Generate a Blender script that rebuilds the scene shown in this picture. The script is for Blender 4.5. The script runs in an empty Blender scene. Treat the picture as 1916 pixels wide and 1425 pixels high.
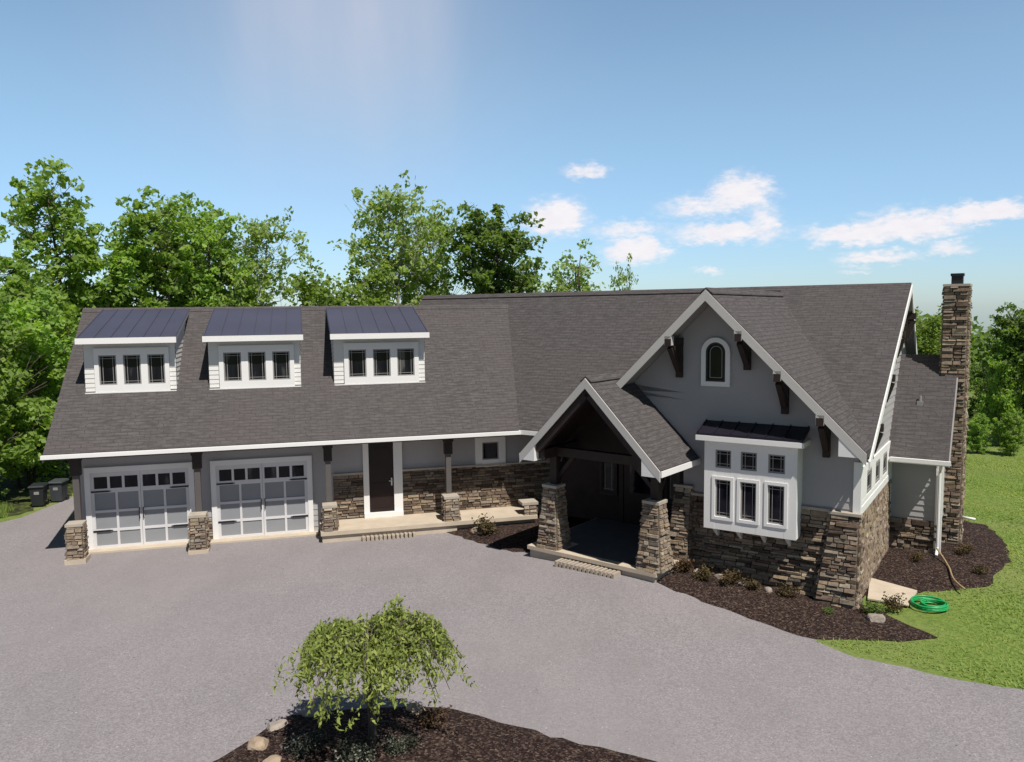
import bpy, math, random
import numpy as np
from mathutils import Vector, Matrix
from mathutils.geometry import delaunay_2d_cdt
rng = np.random.default_rng(7)
random.seed(7)
S = bpy.context.scene
COL = S.collection

# ------------------------------------------------------------------ camera, sky, sun, exposure
CAM_H, PITCH, ROLL, FPX = 6.402, 0.088, 0.011, 1463.2
cp, sp, cr, sr = math.cos(PITCH), math.sin(PITCH), math.cos(ROLL), math.sin(ROLL)
fwd = Vector((0, cp, -sp)); up0 = Vector((0, sp, cp)); x0 = Vector((1, 0, 0))
rgt = cr * x0 - sr * up0; upv = sr * x0 + cr * up0
cd = bpy.data.cameras.new('camera'); cam = bpy.data.objects.new('camera', cd); COL.objects.link(cam)
m = Matrix((rgt, upv, -fwd)).transposed().to_4x4(); m.translation = (0, 0, CAM_H)
cam.matrix_world = m
cd.sensor_width = 36; cd.lens = FPX / 1916 * 36; cd.clip_end = 3000; cd.clip_start = 0.1
S.camera = cam

SUN_AZ, SUN_EL = math.radians(32), math.radians(58)      # azimuth from -Y towards +X
sun_dir = Vector((math.sin(SUN_AZ) * math.cos(SUN_EL), -math.cos(SUN_AZ) * math.cos(SUN_EL), math.sin(SUN_EL)))
ld = bpy.data.lights.new('sun', 'SUN'); ld.energy = 4.8; ld.angle = math.radians(0.5); ld.color = (1.0, 0.95, 0.87)
sun = bpy.data.objects.new('sun', ld); COL.objects.link(sun)
sun.rotation_euler = sun_dir.to_track_quat('Z', 'Y').to_euler(); sun.location = (10, -10, 30)
S.view_settings.view_transform = 'Standard'; S.view_settings.look = 'None'
S.view_settings.exposure = 0.12; S.view_settings.gamma = 1
S.cycles.max_bounces = 6; S.cycles.diffuse_bounces = 3; S.cycles.transmission_bounces = 3
S.cycles.use_denoising = True

def build_world():
    w = bpy.data.worlds.new('World'); S.world = w; w.use_nodes = True
    nt = w.node_tree; nt.nodes.clear(); N = nt.nodes.new; L = nt.links.new
    out = N('ShaderNodeOutputWorld'); bg = N('ShaderNodeBackground'); bg.inputs[1].default_value = SKY_STRENGTH
    sky = N('ShaderNodeTexSky'); sky.sky_type = 'NISHITA'; sky.sun_disc = False
    sky.sun_elevation = SUN_EL; sky.sun_rotation = math.pi - SUN_AZ; sky.air_density = 1.0; sky.dust_density = 0.3; sky.ozone_density = 2.2
    tc = N('ShaderNodeTexCoord'); sep = N('ShaderNodeSeparateXYZ'); L(tc.outputs['Generated'], sep.inputs[0])
    def M(op, a, b=None, c=None):
        n = N('ShaderNodeMath'); n.operation = op
        for i, v in enumerate((a, b, c)):
            if v is None: continue
            if isinstance(v, (int, float)): n.inputs[i].default_value = v
            else: L(v, n.inputs[i])
        return n.outputs[0]
    az = M('ARCTAN2', sep.outputs[0], sep.outputs[1]); el = M('ARCSINE', sep.outputs[2])
    def noise(scale, detail, stretch=(1, 1, 2.2), rough=0.6):
        mp = N('ShaderNodeMapping'); mp.inputs['Scale'].default_value = stretch; L(tc.outputs['Generated'], mp.inputs[0])
        n = N('ShaderNodeTexNoise'); n.inputs['Scale'].default_value = scale; n.inputs['Detail'].default_value = detail
        n.inputs['Roughness'].default_value = rough; L(mp.outputs[0], n.inputs[0]); return n
    n1 = noise(48, 8); n2 = noise(110, 6)
    sn = N('ShaderNodeSeparateColor'); L(n1.outputs['Color'], sn.inputs[0])
    az2 = M('ADD', az, M('MULTIPLY', M('SUBTRACT', sn.outputs[0], 0.5), 0.045))
    el2 = M('ADD', el, M('MULTIPLY', M('SUBTRACT', sn.outputs[1], 0.5), 0.034))
    clouds = [(0.094, 0.172, 0.027, 0.009, .8), (0.057, 0.115, 0.031, 0.017, 1.3), (0.147, 0.1, 0.046, 0.01, .75), (0.157, 0.074, 0.033, 0.013, 1.2),
              (0.282, 0.138, 0.03, 0.016, 1.2), (0.241, 0.124, 0.05, 0.013, .8), (0.267, 0.092, 0.059, 0.011, 1.), (0.309, 0.1, 0.02, 0.022, .85),
              (0.411, 0.084, 0.047, 0.01, 1.1), (0.466, 0.09, 0.047, 0.014, 1.1), (0.538, 0.101, 0.039, 0.009, 1.2), (0.434, 0.057, 0.041, 0.007, .9),
              (0.506, 0.064, 0.023, 0.007, .8), (0.245, 0.047, 0.019, 0.004, .7), (0.412, 0.042, 0.019, 0.004, .6),
              (-0.9, 0.12, 0.09, 0.02, 1.1), (0.95, 0.13, 0.12, 0.025, 1.1), (1.4, 0.1, 0.1, 0.02, 1.1), (-1.5, 0.15, 0.1, 0.02, 1.1)]
    # dimmed overhead and behind the viewer to weaken the fill, bluer haze near the horizon
    def mrange(v, a, b, c, d):
        n = N('ShaderNodeMapRange'); n.interpolation_type = 'SMOOTHSTEP'; L(v, n.inputs[0])
        for i, q in enumerate((a, b, c, d)): n.inputs[i + 1].default_value = q
        return n.outputs[0]
    gain = M('MULTIPLY', mrange(sep.outputs[1], -0.2, 0.55, 0.37, 1.0), mrange(el, 0.45, 0.95, 1.0, 0.40))
    hz = N('ShaderNodeMix'); hz.data_type = 'RGBA'; L(mrange(el, -0.02, 0.30, 1.0, 0.0), hz.inputs[0]); hz.inputs[6].default_value = (1.04, 1.08, 1.0, 1); hz.inputs[7].default_value = (0.58, 0.73, 0.96, 1)
    sk1 = N('ShaderNodeMix'); sk1.data_type = 'RGBA'; sk1.blend_type = 'MULTIPLY'; sk1.inputs[0].default_value = 1; L(sky.outputs[0], sk1.inputs[6]); L(hz.outputs[2], sk1.inputs[7])
    gc = N('ShaderNodeCombineColor'); [L(gain, gc.inputs[i]) for i in range(3)]
    sk2 = N('ShaderNodeMix'); sk2.data_type = 'RGBA'; sk2.blend_type = 'MULTIPLY'; sk2.inputs[0].default_value = 1; L(sk1.outputs[2], sk2.inputs[6]); L(gc.outputs[0], sk2.inputs[7])
    tot = None
    for a, e, wa, we, k in clouds:
        dx = M('DIVIDE', M('SUBTRACT', az2, a), wa * 1.3); dy = M('DIVIDE', M('SUBTRACT', el2, e), we * 1.55)
        dyl = M('MULTIPLY', M('MINIMUM', dy, 0.0), 0.75)                # flatter undersides
        r2 = M('ADD', M('MULTIPLY', dx, dx), M('ADD', M('MULTIPLY', dy, dy), M('MULTIPLY', dyl, dyl)))
        gsn = M('MULTIPLY', M('EXPONENT', M('MULTIPLY', r2, -1.0)), k)
        tot = gsn if tot is None else M('MAXIMUM', tot, gsn)
    dens = M('MULTIPLY', tot, M('ADD', 0.5, M('MULTIPLY', n2.outputs[0], 1.0)))
    mr = N('ShaderNodeMapRange'); mr.interpolation_type = 'SMOOTHSTEP'; L(dens, mr.inputs[0]); mr.inputs[1].default_value = 0.20; mr.inputs[2].default_value = 0.95
    mr.inputs[4].default_value = 0.93
    # pale veil of lens flare high up, painted into the sky
    n3 = noise(3.2, 4, (3.0, 1, 0.5), 0.5)
    vx = M('DIVIDE', M('ADD', az, 0.21), 0.17); vy = M('DIVIDE', M('SUBTRACT', el, 0.36), 0.17)
    veil = M('EXPONENT', M('MULTIPLY', M('ADD', M('MULTIPLY', vx, vx), M('MULTIPLY', vy, vy)), -1.0))
    veil = M('MULTIPLY', M('MULTIPLY', veil, n3.outputs[0]), 0.85)
    mixv = N('ShaderNodeMix'); mixv.data_type = 'RGBA'; L(veil, mixv.inputs[0]); L(sk2.outputs[2], mixv.inputs[6]); mixv.inputs[7].default_value = (5.0, 4.9, 5.4, 1)
    mix = N('ShaderNodeMix'); mix.data_type = 'RGBA'; L(mr.outputs[0], mix.inputs[0]); L(mixv.outputs[2], mix.inputs[6])
    cc = N('ShaderNodeMix'); cc.data_type = 'RGBA'; L(n1.outputs[0], cc.inputs[0]); cc.inputs[6].default_value = (7.2, 6.8, 6.75, 1); cc.inputs[7].default_value = (5.7, 5.5, 5.9, 1)
    L(cc.outputs[2], mix.inputs[7]); L(mix.outputs[2], bg.inputs[0]); L(bg.outputs[0], out.inputs[0])
SKY_STRENGTH = 0.135
build_world()

# ------------------------------------------------------------------ materials
MATS = {}
def nodes_of(name):
    m = bpy.data.materials.new(name); m.use_nodes = True; nt = m.node_tree
    return m, nt, nt.nodes['Principled BSDF']
def lk(nt, a, b): nt.links.new(a, b)
def tcoord(nt, kind='UV', scale=(1, 1, 1)):
    t = nt.nodes.new('ShaderNodeTexCoord'); mp = nt.nodes.new('ShaderNodeMapping'); mp.inputs['Scale'].default_value = scale
    lk(nt, t.outputs[kind], mp.inputs[0]); return mp.outputs[0]
def tnoise(nt, co, scale, detail=4, rough=0.55):
    n = nt.nodes.new('ShaderNodeTexNoise'); n.inputs['Scale'].default_value = scale; n.inputs['Detail'].default_value = detail; n.inputs['Roughness'].default_value = rough
    lk(nt, co, n.inputs[0]); return n
def ramp(nt, fac, stops):
    r = nt.nodes.new('ShaderNodeValToRGB'); e = r.color_ramp.elements
    while len(e) < len(stops): e.new(0.5)
    for i, (p, c) in enumerate(stops): e[i].position = p; e[i].color = (*c, 1)
    lk(nt, fac, r.inputs[0]); return r.outputs[0]
def mixc(nt, fac, a, b, mode='MIX'):
    n = nt.nodes.new('ShaderNodeMix'); n.data_type = 'RGBA'; n.blend_type = mode
    for s, v in ((0, fac), (6, a), (7, b)):
        if isinstance(v, (int, float)): n.inputs[s].default_value = v
        elif isinstance(v, tuple): n.inputs[s].default_value = (*v, 1)
        else: lk(nt, v, n.inputs[s])
    return n.outputs[2]
def bump(nt, bsdf, h, strength, dist=0.01):
    b = nt.nodes.new('ShaderNodeBump'); b.inputs['Strength'].default_value = strength; b.inputs['Distance'].default_value = dist
    lk(nt, h, b.inputs['Height']); lk(nt, b.outputs[0], bsdf.inputs['Normal'])
def painted(name, col, rough=0.6, var=0.10, scale=1.5, spec=0.3, metallic=0.0, bstr=0.0):
    m, nt, b = nodes_of(name); co = tcoord(nt, 'UV')
    n = tnoise(nt, co, scale, 6); n2 = tnoise(nt, co, scale * 17, 3)
    f = mixc(nt, 0.35, n.outputs[0], n2.outputs[0])
    c = ramp(nt, f, [(0.3, tuple(x * (1 - var) for x in col)), (0.7, tuple(min(1, x * (1 + var)) for x in col))])
    lk(nt, c, b.inputs['Base Color']); b.inputs['Roughness'].default_value = rough; b.inputs['Specular IOR Level'].default_value = spec; b.inputs['Metallic'].default_value = metallic
    if bstr: bump(nt, b, n2.outputs[0], bstr, 0.004)
    MATS[name] = m; return m
def make_shingle():
    m, nt, b = nodes_of('shingle'); co = tcoord(nt, 'UV')
    br = nt.nodes.new('ShaderNodeTexBrick'); br.offset = 0.5; br.offset_frequency = 2; br.squash = 1.0
    br.inputs['Scale'].default_value = 1.0; br.inputs['Mortar Size'].default_value = 0.008; br.inputs['Mortar Smooth'].default_value = 0.3
    br.inputs['Bias'].default_value = 0.0; br.inputs['Brick Width'].default_value = 0.30; br.inputs['Row Height'].default_value = 0.125
    br.inputs['Color1'].default_value = (0.0, 0.0, 0.0, 1); br.inputs['Color2'].default_value = (1, 1, 1, 1); br.inputs['Mortar'].default_value = (0.0, 0.0, 0.0, 1)
    wob = tnoise(nt, co, 6, 2)
    add = nt.nodes.new('ShaderNodeVectorMath'); add.operation = 'MULTIPLY_ADD'; lk(nt, wob.outputs['Color'], add.inputs[0]); add.inputs[1].default_value = (0.16, 0.006, 0); lk(nt, co, add.inputs[2])
    lk(nt, add.outputs[0], br.inputs[0])
    big = tnoise(nt, co, 0.35, 4); fine = tnoise(nt, co, 45, 2)
    streak = tnoise(nt, tcoord(nt, 'UV', (1.0, 5.2, 1)), 2.6, 3, 0.75)
    c1 = ramp(nt, br.outputs['Color'], [(0.0, (0.058, 0.056, 0.056)), (0.5, (0.077, 0.074, 0.075)), (1.0, (0.083, 0.080, 0.081))])
    c2 = mixc(nt, 0.62, c1, ramp(nt, streak.outputs[0], [(0.41, (0.049, 0.044, 0.045)), (0.60, (0.128, 0.114, 0.115))]))
    c3 = mixc(nt, ramp(nt, big.outputs[0], [(0.4, (0, 0, 0)), (0.65, (0.440, 0.479, 0.506))]), c2, (0.094, 0.078, 0.081))
    c4 = mixc(nt, br.outputs['Fac'], c3, (0.048, 0.046, 0.048))
    c5 = mixc(nt, ramp(nt, fine.outputs[0], [(0.35, (0, 0, 0)), (0.65, (0.3, 0.3, 0.3))]), c4, (0.13, 0.118, 0.112))
    lk(nt, c5, b.inputs['Base Color']); b.inputs['Roughness'].default_value = 0.92; b.inputs['Specular IOR Level'].default_value = 0.12
    hh = mixc(nt, br.outputs['Fac'], br.outputs['Color'], (0, 0, 0))
    bump(nt, b, hh, 0.6, 0.012); MATS['shingle'] = m
def make_stone():
    m, nt, b = nodes_of('ledgestone'); co = tcoord(nt, 'Object')
    at = nt.nodes.new('ShaderNodeAttribute'); at.attribute_name = 'rnd'; sc = nt.nodes.new('ShaderNodeSeparateColor'); lk(nt, at.outputs['Color'], sc.inputs[0])
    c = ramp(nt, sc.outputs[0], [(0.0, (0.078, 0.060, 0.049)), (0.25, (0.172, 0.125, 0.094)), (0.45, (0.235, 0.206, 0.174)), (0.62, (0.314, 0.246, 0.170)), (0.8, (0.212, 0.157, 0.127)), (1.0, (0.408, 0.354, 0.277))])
    n = tnoise(nt, co, 14, 6, 0.65); n2 = tnoise(nt, co, 60, 3)
    c2 = mixc(nt, 0.7, c, ramp(nt, n.outputs[0], [(0.3, (0.5, 0.48, 0.46)), (0.7, (1.3, 1.25, 1.2))]), 'MULTIPLY')
    lk(nt, c2, b.inputs['Base Color']); b.inputs['Roughness'].default_value = 0.9; b.inputs['Specular IOR Level'].default_value = 0.15
    bump(nt, b, mixc(nt, 0.4, n.outputs[0], n2.outputs[0]), 0.8, 0.02); MATS['ledgestone'] = m
def make_glass():
    m, nt, b = nodes_of('window_glass'); co = tcoord(nt, 'Object', (1.6, 1.6, .35)); n = tnoise(nt, co, 1.7, 3)
    lk(nt, ramp(nt, n.outputs[0], [(0.38, (0.005, 0.005, 0.009)), (0.57, (0.014, 0.014, 0.022)), (0.66, (0.10, 0.095, 0.09))]), b.inputs['Base Color'])
    b.inputs['Roughness'].default_value = 0.05; b.inputs['Specular IOR Level'].default_value = 0.22
    bump(nt, b, n.outputs[0], 0.06, 0.02); MATS['window_glass'] = m
def make_ground(name, stops, scale, fine, bs, big=0.15, bigc=None, bigamt=0.5):
    m, nt, b = nodes_of(name); co = tcoord(nt, 'Object')
    n = tnoise(nt, co, scale, 5, 0.7); f = nt.nodes.new('ShaderNodeTexVoronoi'); f.inputs['Scale'].default_value = fine; lk(nt, co, f.inputs[0])
    sv = nt.nodes.new('ShaderNodeSeparateColor'); lk(nt, f.outputs['Color'], sv.inputs[0])
    g = tnoise(nt, co, big, 5)
    c = ramp(nt, mixc(nt, 0.6, n.outputs[0], sv.outputs[0]), stops)
    if bigc: c = mixc(nt, ramp(nt, g.outputs[0], [(0.42, (0, 0, 0)), (0.62, (bigamt,) * 3)]), c, bigc)
    lk(nt, c, b.inputs['Base Color']); b.inputs['Roughness'].default_value = 0.95; b.inputs['Specular IOR Level'].default_value = 0.1
    bump(nt, b, mixc(nt, 0.5, n.outputs[0], sv.outputs[0]), bs, 0.03)
    if name == 'gravel':
        st_ = tnoise(nt, tcoord(nt, 'Object', (1, .55, 1)), 0.8, 6, 0.65)
        c = mixc(nt, ramp(nt, st_.outputs[0], [(0.36, (.26, .26, .26)), (0.58, (0, 0, 0))]), c, (0.185, 0.172, 0.176)); lk(nt, c, b.inputs['Base Color'])
    MATS[name] = m
def make_leaf(name, stops, trans=0.5, desat=0.42):
    m, nt, b = nodes_of(name); at = nt.nodes.new('ShaderNodeAttribute'); at.attribute_name = 'rnd'; sc = nt.nodes.new('ShaderNodeSeparateColor'); lk(nt, at.outputs['Color'], sc.inputs[0])
    oi = nt.nodes.new('ShaderNodeObjectInfo')
    c = ramp(nt, sc.outputs[0], stops)
    c = mixc(nt, desat, c, (0.215, 0.215, 0.115))
    c = mixc(nt, ramp(nt, oi.outputs['Random'], [(0, (0, 0, 0)), (1, (0.3, 0.3, 0.3))]), c, (0.10, 0.115, 0.03))
    lk(nt, c, b.inputs['Base Color']); b.inputs['Roughness'].default_value = 0.6; b.inputs['Specular IOR Level'].default_value = 0.25
    tr = nt.nodes.new('ShaderNodeBsdfTranslucent'); lk(nt, mixc(nt, 1.0, c, (1.6, 1.7, 0.6), 'MULTIPLY'), tr.inputs[0])
    mx = nt.nodes.new('ShaderNodeMixShader'); mx.inputs[0].default_value = trans; lk(nt, b.outputs[0], mx.inputs[1]); lk(nt, tr.outputs[0], mx.inputs[2])
    lk(nt, mx.outputs[0], nt.nodes['Material Output'].inputs[0]); MATS[name] = m
def make_bark(name, c1, c2, sc=6):
    m, nt, b = nodes_of(name); n = tnoise(nt, tcoord(nt, 'Object', (1, 1, 0.35)), sc, 5, 0.7)
    lk(nt, ramp(nt, n.outputs[0], [(0.35, c1), (0.65, c2)]), b.inputs['Base Color']); b.inputs['Roughness'].default_value = 0.9
    bump(nt, b, n.outputs[0], 0.6, 0.03); MATS[name] = m

make_shingle(); make_stone(); make_glass()
painted('siding', (0.385, 0.372, 0.375), 0.65, 0.06, 0.8)
painted('white_trim', (0.80, 0.79, 0.78), 0.5, 0.04, 1.0)
painted('dormer_siding', (0.72, 0.71, 0.69), 0.6, 0.05, 1.0)
painted('rake_trim', (0.52, 0.50, 0.48), 0.55, 0.06, 1.0)
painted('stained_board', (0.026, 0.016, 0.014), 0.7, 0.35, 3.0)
painted('floor_shade', (0.10, 0.095, 0.095), 0.85, 0.2, 3.0)
painted('grey_trim', (0.27, 0.26, 0.255), 0.55, 0.06, 1.0)
painted('soffit_paint', (0.32, 0.30, 0.30), 0.7, 0.06, 1.0)
painted('post_paint', (0.105, 0.095, 0.092), 0.6, 0.1, 2.0)
painted('dark_timber', (0.030, 0.020, 0.018), 0.6, 0.35, 3.0)
painted('door_stain', (0.022, 0.012, 0.011), 0.45, 0.3, 3.0)
painted('door_panel', (0.27, 0.28, 0.30), 0.5, 0.05, 2.0)
painted('door_rail', (0.66, 0.65, 0.66), 0.5, 0.05, 2.0)
painted('black_metal', (0.012, 0.012, 0.014), 0.4, 0.2, 5.0, 0.5)
painted('silver_metal', (0.6, 0.6, 0.6), 0.35, 0.1, 5.0, 0.5, 0.9)
painted('bay_metal', (0.016, 0.014, 0.024), 0.45, 0.2, 0.7, 0.4, 0.2)
painted('roof_metal', (0.074, 0.069, 0.098), 0.42, 0.12, 0.7, 0.5, 0.25)
painted('concrete', (0.52, 0.44, 0.345), 0.85, 0.16, 2.2, 0.2, 0, 0.3)
painted('cap_stone', (0.42, 0.37, 0.31), 0.85, 0.18, 4.0, 0.2, 0, 0.4)
painted('mortar', (0.060, 0.050, 0.043), 0.95, 0.2, 8.0, 0.1)
painted('brick_paver', (0.40, 0.34, 0.28), 0.9, 0.25, 9.0, 0.15, 0, 0.4)
painted('bin_plastic', (0.022, 0.025, 0.028), 0.5, 0.15, 4.0, 0.35)
painted('bin_plastic_grey', (0.055, 0.060, 0.068), 0.5, 0.15, 4.0, 0.35)
painted('hose_green', (0.015, 0.34, 0.10), 0.4, 0.15, 6.0, 0.5)
painted('hose_tan', (0.36, 0.26, 0.14), 0.6, 0.2, 6.0)
painted('boulder_grey', (0.34, 0.29, 0.25), 0.9, 0.3, 5.0, 0.15, 0, 0.6)
painted('boulder_tan', (0.36, 0.275, 0.20), 0.9, 0.3, 5.0, 0.15, 0, 0.6)
make_ground('gravel', [(0.25, (0.213, 0.193, 0.203)), (0.5, (0.258, 0.235, 0.244)), (0.75, (0.310, 0.287, 0.296))], 9, 42, 0.3, 0.13, (0.275, 0.247, 0.254), 0.6)
make_ground('mulch', [(0.3, (0.018, 0.011, 0.010)), (0.55, (0.040, 0.025, 0.022)), (0.72, (0.080, 0.055, 0.045)), (0.85, (0.17, 0.125, 0.10))], 9, 34, 1.0)
make_ground('lawn', [(0.25, (0.105, 0.160, 0.034)), (0.5, (0.140, 0.200, 0.044)), (0.8, (0.180, 0.230, 0.060))], 2.5, 16, 0.4, 0.25, (0.20, 0.215, 0.085), 0.6)
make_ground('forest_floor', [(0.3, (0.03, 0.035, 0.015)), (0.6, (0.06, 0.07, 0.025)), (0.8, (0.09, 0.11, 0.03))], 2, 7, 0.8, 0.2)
make_leaf('leaf_mid', [(0.0, (0.169, 0.336, 0.063)), (0.5, (0.297, 0.525, 0.096)), (1.0, (0.503, 0.738, 0.152))])
make_leaf('leaf_dark', [(0.0, (0.064, 0.151, 0.036)), (0.5, (0.115, 0.241, 0.049)), (1.0, (0.196, 0.347, 0.066))])
make_leaf('leaf_bright', [(0.0, (0.123, 0.240, 0.034)), (0.5, (0.224, 0.378, 0.057)), (1.0, (0.360, 0.493, 0.092))])
make_leaf('leaf_pale', [(0.0, (0.212, 0.340, 0.100)), (0.5, (0.366, 0.534, 0.160)), (1.0, (0.556, 0.711, 0.250))])
make_leaf('leaf_weeping', [(0.0, (0.165, 0.238, 0.042)), (0.5, (0.343, 0.459, 0.079)), (1.0, (0.601, 0.667, 0.140))], 0.3)
make_leaf('leaf_bronze', [(0.0, (0.035, 0.018, 0.014)), (0.5, (0.085, 0.048, 0.026)), (1.0, (0.17, 0.105, 0.055))], 0.2, 0.0)
make_leaf('leaf_silver', [(0.0, (0.015, 0.018, 0.016)), (0.6, (0.05, 0.055, 0.045)), (1.0, (0.32, 0.32, 0.27))], 0.15, 0.0)
make_leaf('grass_blade', [(0.0, (0.155, 0.308, 0.039)), (0.5, (0.280, 0.476, 0.066)), (1.0, (0.504, 0.617, 0.139))], 0.35)
make_bark('bark', (0.045, 0.035, 0.028), (0.13, 0.105, 0.085))
make_bark('bark_pale', (0.16, 0.15, 0.135), (0.42, 0.40, 0.37), 4)

# ------------------------------------------------------------------ object helpers
def tag(o, label=None, cat=None, group=None, kind=None):
    for k, v in (('label', label), ('category', cat), ('group', group), ('kind', kind)):
        if v: o[k] = v
    return o
def empty(name, loc, rz=0.0, scale=1.0):
    o = bpy.data.objects.new(name, None); COL.objects.link(o); o.empty_display_size = 0.3
    o.location = loc; o.rotation_euler = (0, 0, rz); o.scale = (scale,) * 3
    return o
class MB:
    """Collects faces in world (or local) coordinates and links them as one mesh object."""
    def __init__(s): s.v = []; s.f = []; s.m = []; s.r = []
    def poly(s, pts, mi=0, rnd=0.5):
        i = len(s.v); s.v += [Vector(p) for p in pts]; s.f.append(tuple(range(i, i + len(pts)))); s.m.append(mi); s.r.append(rnd)
    def hexa(s, b, t, mi=0, rnd=0.5, skip=()):
        b = [Vector(p) for p in b]; t = [Vector(p) for p in t]
        n = len(b)
        if 'b' not in skip: s.poly(b[::-1], mi, rnd)
        if 't' not in skip: s.poly(t, mi, rnd)
        for i in range(n): s.poly([b[i], b[(i + 1) % n], t[(i + 1) % n], t[i]], mi, rnd)
    def box(s, F, u, v, z, mi=0, rnd=0.5):
        (u0, u1), (v0, v1), (z0, z1) = u, v, z
        s.hexa([F(u0, v0, z0), F(u1, v0, z0), F(u1, v1, z0), F(u0, v1, z0)], [F(u0, v0, z1), F(u1, v0, z1), F(u1, v1, z1), F(u0, v1, z1)], mi, rnd)
    def slab(s, top, dz, mi_top=0, mi_side=1, mi_bot=1):
        """A roof plane: polygon `top` thickened straight down by dz."""
        t = [Vector(p) for p in top]; n = (t[1] - t[0]).cross(t[2] - t[0])
        if n.z < 0: t = t[::-1]
        b = [p - Vector((0, 0, dz)) for p in t]
        s.poly(t, mi_top); s.poly(b[::-1], mi_bot)
        for i in range(len(t)): s.poly([b[i], b[(i + 1) % len(t)], t[(i + 1) % len(t)], t[i]], mi_side)
    def bar(s, p, q, w, h, mi=0, side=None):
        """Rectangular bar from p to q; w across, h along the up-ish direction."""
        p, q = Vector(p), Vector(q); d = (q - p).normalized(); sd = Vector(side).normalized() if side else d.cross(Vector((0, 0, 1)))
        if sd.length < 1e-4: sd = Vector((1, 0, 0))
        sd.normalize(); uu = sd.cross(d).normalized(); a, b2 = sd * w / 2, uu * h / 2
        s.hexa([p - a - b2, p + a - b2, p + a + b2, p - a + b2], [q - a - b2, q + a - b2, q + a + b2, q - a + b2], mi)
    def tube(s, pts, rad, n=8, mi=0, rnd=0.5):
        pts = [Vector(p) for p in pts]; rings = []
        rad = rad if isinstance(rad, (list, tuple)) else [rad] * len(pts)
        for i, p in enumerate(pts):
            d = (pts[min(i + 1, len(pts) - 1)] - pts[max(i - 1, 0)]).normalized()
            a = d.orthogonal().normalized() if abs(d.z) > 0.9 else d.cross(Vector((0, 0, 1))).normalized()
            b = d.cross(a); base = len(s.v)
            for k in range(n):
                t = 2 * math.pi * k / n; s.v.append(p + (a * math.cos(t) + b * math.sin(t)) * rad[i])
            rings.append(base)
        for i in range(len(rings) - 1):
            for k in range(n):
                s.f.append((rings[i] + k, rings[i] + (k + 1) % n, rings[i + 1] + (k + 1) % n, rings[i + 1] + k)); s.m.append(mi); s.r.append(rnd)
        s.f.append(tuple(rings[0] + k for k in range(n))[::-1]); s.m.append(mi); s.r.append(rnd)
        s.f.append(tuple(rings[-1] + k for k in range(n))); s.m.append(mi); s.r.append(rnd)
    def build(s, name, mats, parent=None, smooth=False, bevel=0.0):
        me = bpy.data.meshes.new(name); me.from_pydata([tuple(v) for v in s.v], [], s.f)
        for mt in ([mats] if isinstance(mats, str) else mats): me.materials.append(MATS[mt])
        me.polygons.foreach_set('material_index', s.m)
        if smooth: me.polygons.foreach_set('use_smooth', [True] * len(s.f))
        me.uv_layers.new(name='UVMap'); me.color_attributes.new('rnd', 'FLOAT_COLOR', 'CORNER')
        uv = []; rc = []
        for pl in me.polygons:
            n = pl.normal
            if abs(n.z) > 0.97: h, k = Vector((1, 0, 0)), Vector((0, 1, 0))
            else: h = Vector((0, 0, 1)).cross(n).normalized(); k = n.cross(h)
            r = s.r[pl.index]
            for li in pl.loop_indices:
                c = me.vertices[me.loops[li].vertex_index].co; uv += [c.dot(h), c.dot(k)]; rc += [r, r, r, 1.0]
        me.uv_layers['UVMap'].data.foreach_set('uv', uv); me.color_attributes['rnd'].data.foreach_set('color', rc)
        me.update(); o = bpy.data.objects.new(name, me); COL.objects.link(o)
        if parent: put(o, parent)
        if bevel:
            b = o.modifiers.new('bevel', 'BEVEL'); b.width = bevel; b.segments = 2; b.limit_method = 'ANGLE'; b.angle_limit = math.radians(40)
        return o
def world_of(o):
    mw = Matrix.LocRotScale(o.location, o.rotation_euler, o.scale)
    return world_of(o.parent) @ o.matrix_parent_inverse @ mw if o.parent else mw
def put(o, parent): o.parent = parent; o.matrix_parent_inverse = world_of(parent).inverted()
def clip(poly, fn):
    """Keep the part of a polygon where the linear function fn(p) >= 0."""
    out = []
    for i, p in enumerate(poly):
        q = poly[(i + 1) % len(poly)]; a, b = fn(p), fn(q)
        if a >= 0: out.append(p)
        if (a >= 0) != (b >= 0):
            t = a / (a - b); out.append(tuple(x + (y - x) * t for x, y in zip(p, q)))
    return out
def frame(ox, oy, ang):
    c, s = math.cos(ang), math.sin(ang)
    return lambda u, v, z: Vector((ox + u * c - v * s, oy + u * s + v * c, z))
FA = frame(-11.924, 20.975, 0.264)      # garage wing: u along its front, v to the back
FB = frame(7.461, 16.612, -0.582)       # main house: origin at its near corner
FP = frame(2.866, 19.642, -0.677)       # entry porch
FA0, FB0 = FA(0, 0, 0), FB(0, 0, 0)
def inB(p):
    d = Vector((p[0] - FB0.x, p[1] - FB0.y)); c, s = math.cos(-0.582), math.sin(-0.582); return d.x * c + d.y * s, -d.x * s + d.y * c
def inA(p):
    d = Vector((p[0] - FA0.x, p[1] - FA0.y)); c, s = math.cos(0.264), math.sin(0.264); return d.x * c + d.y * s, -d.x * s + d.y * c
def gz(x, y):
    return 0.16 * math.exp(-((x - 3.0) ** 2 + (y - 18.6) ** 2) / 8.0) - 0.10 * math.exp(-((x - 8.2) ** 2 + (y - 16.0) ** 2) / 8.0)
class Plane:
    """A wall plane: a along the wall, z up, off outwards."""
    def __init__(s, F, kind, c, sign=-1): s.F, s.kind, s.c, s.sign = F, kind, c, sign
    def __call__(s, a, z, off=0.0):
        return s.F(a, s.c + s.sign * off, z) if s.kind == 'v' else s.F(s.c + s.sign * off, a, z)

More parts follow.
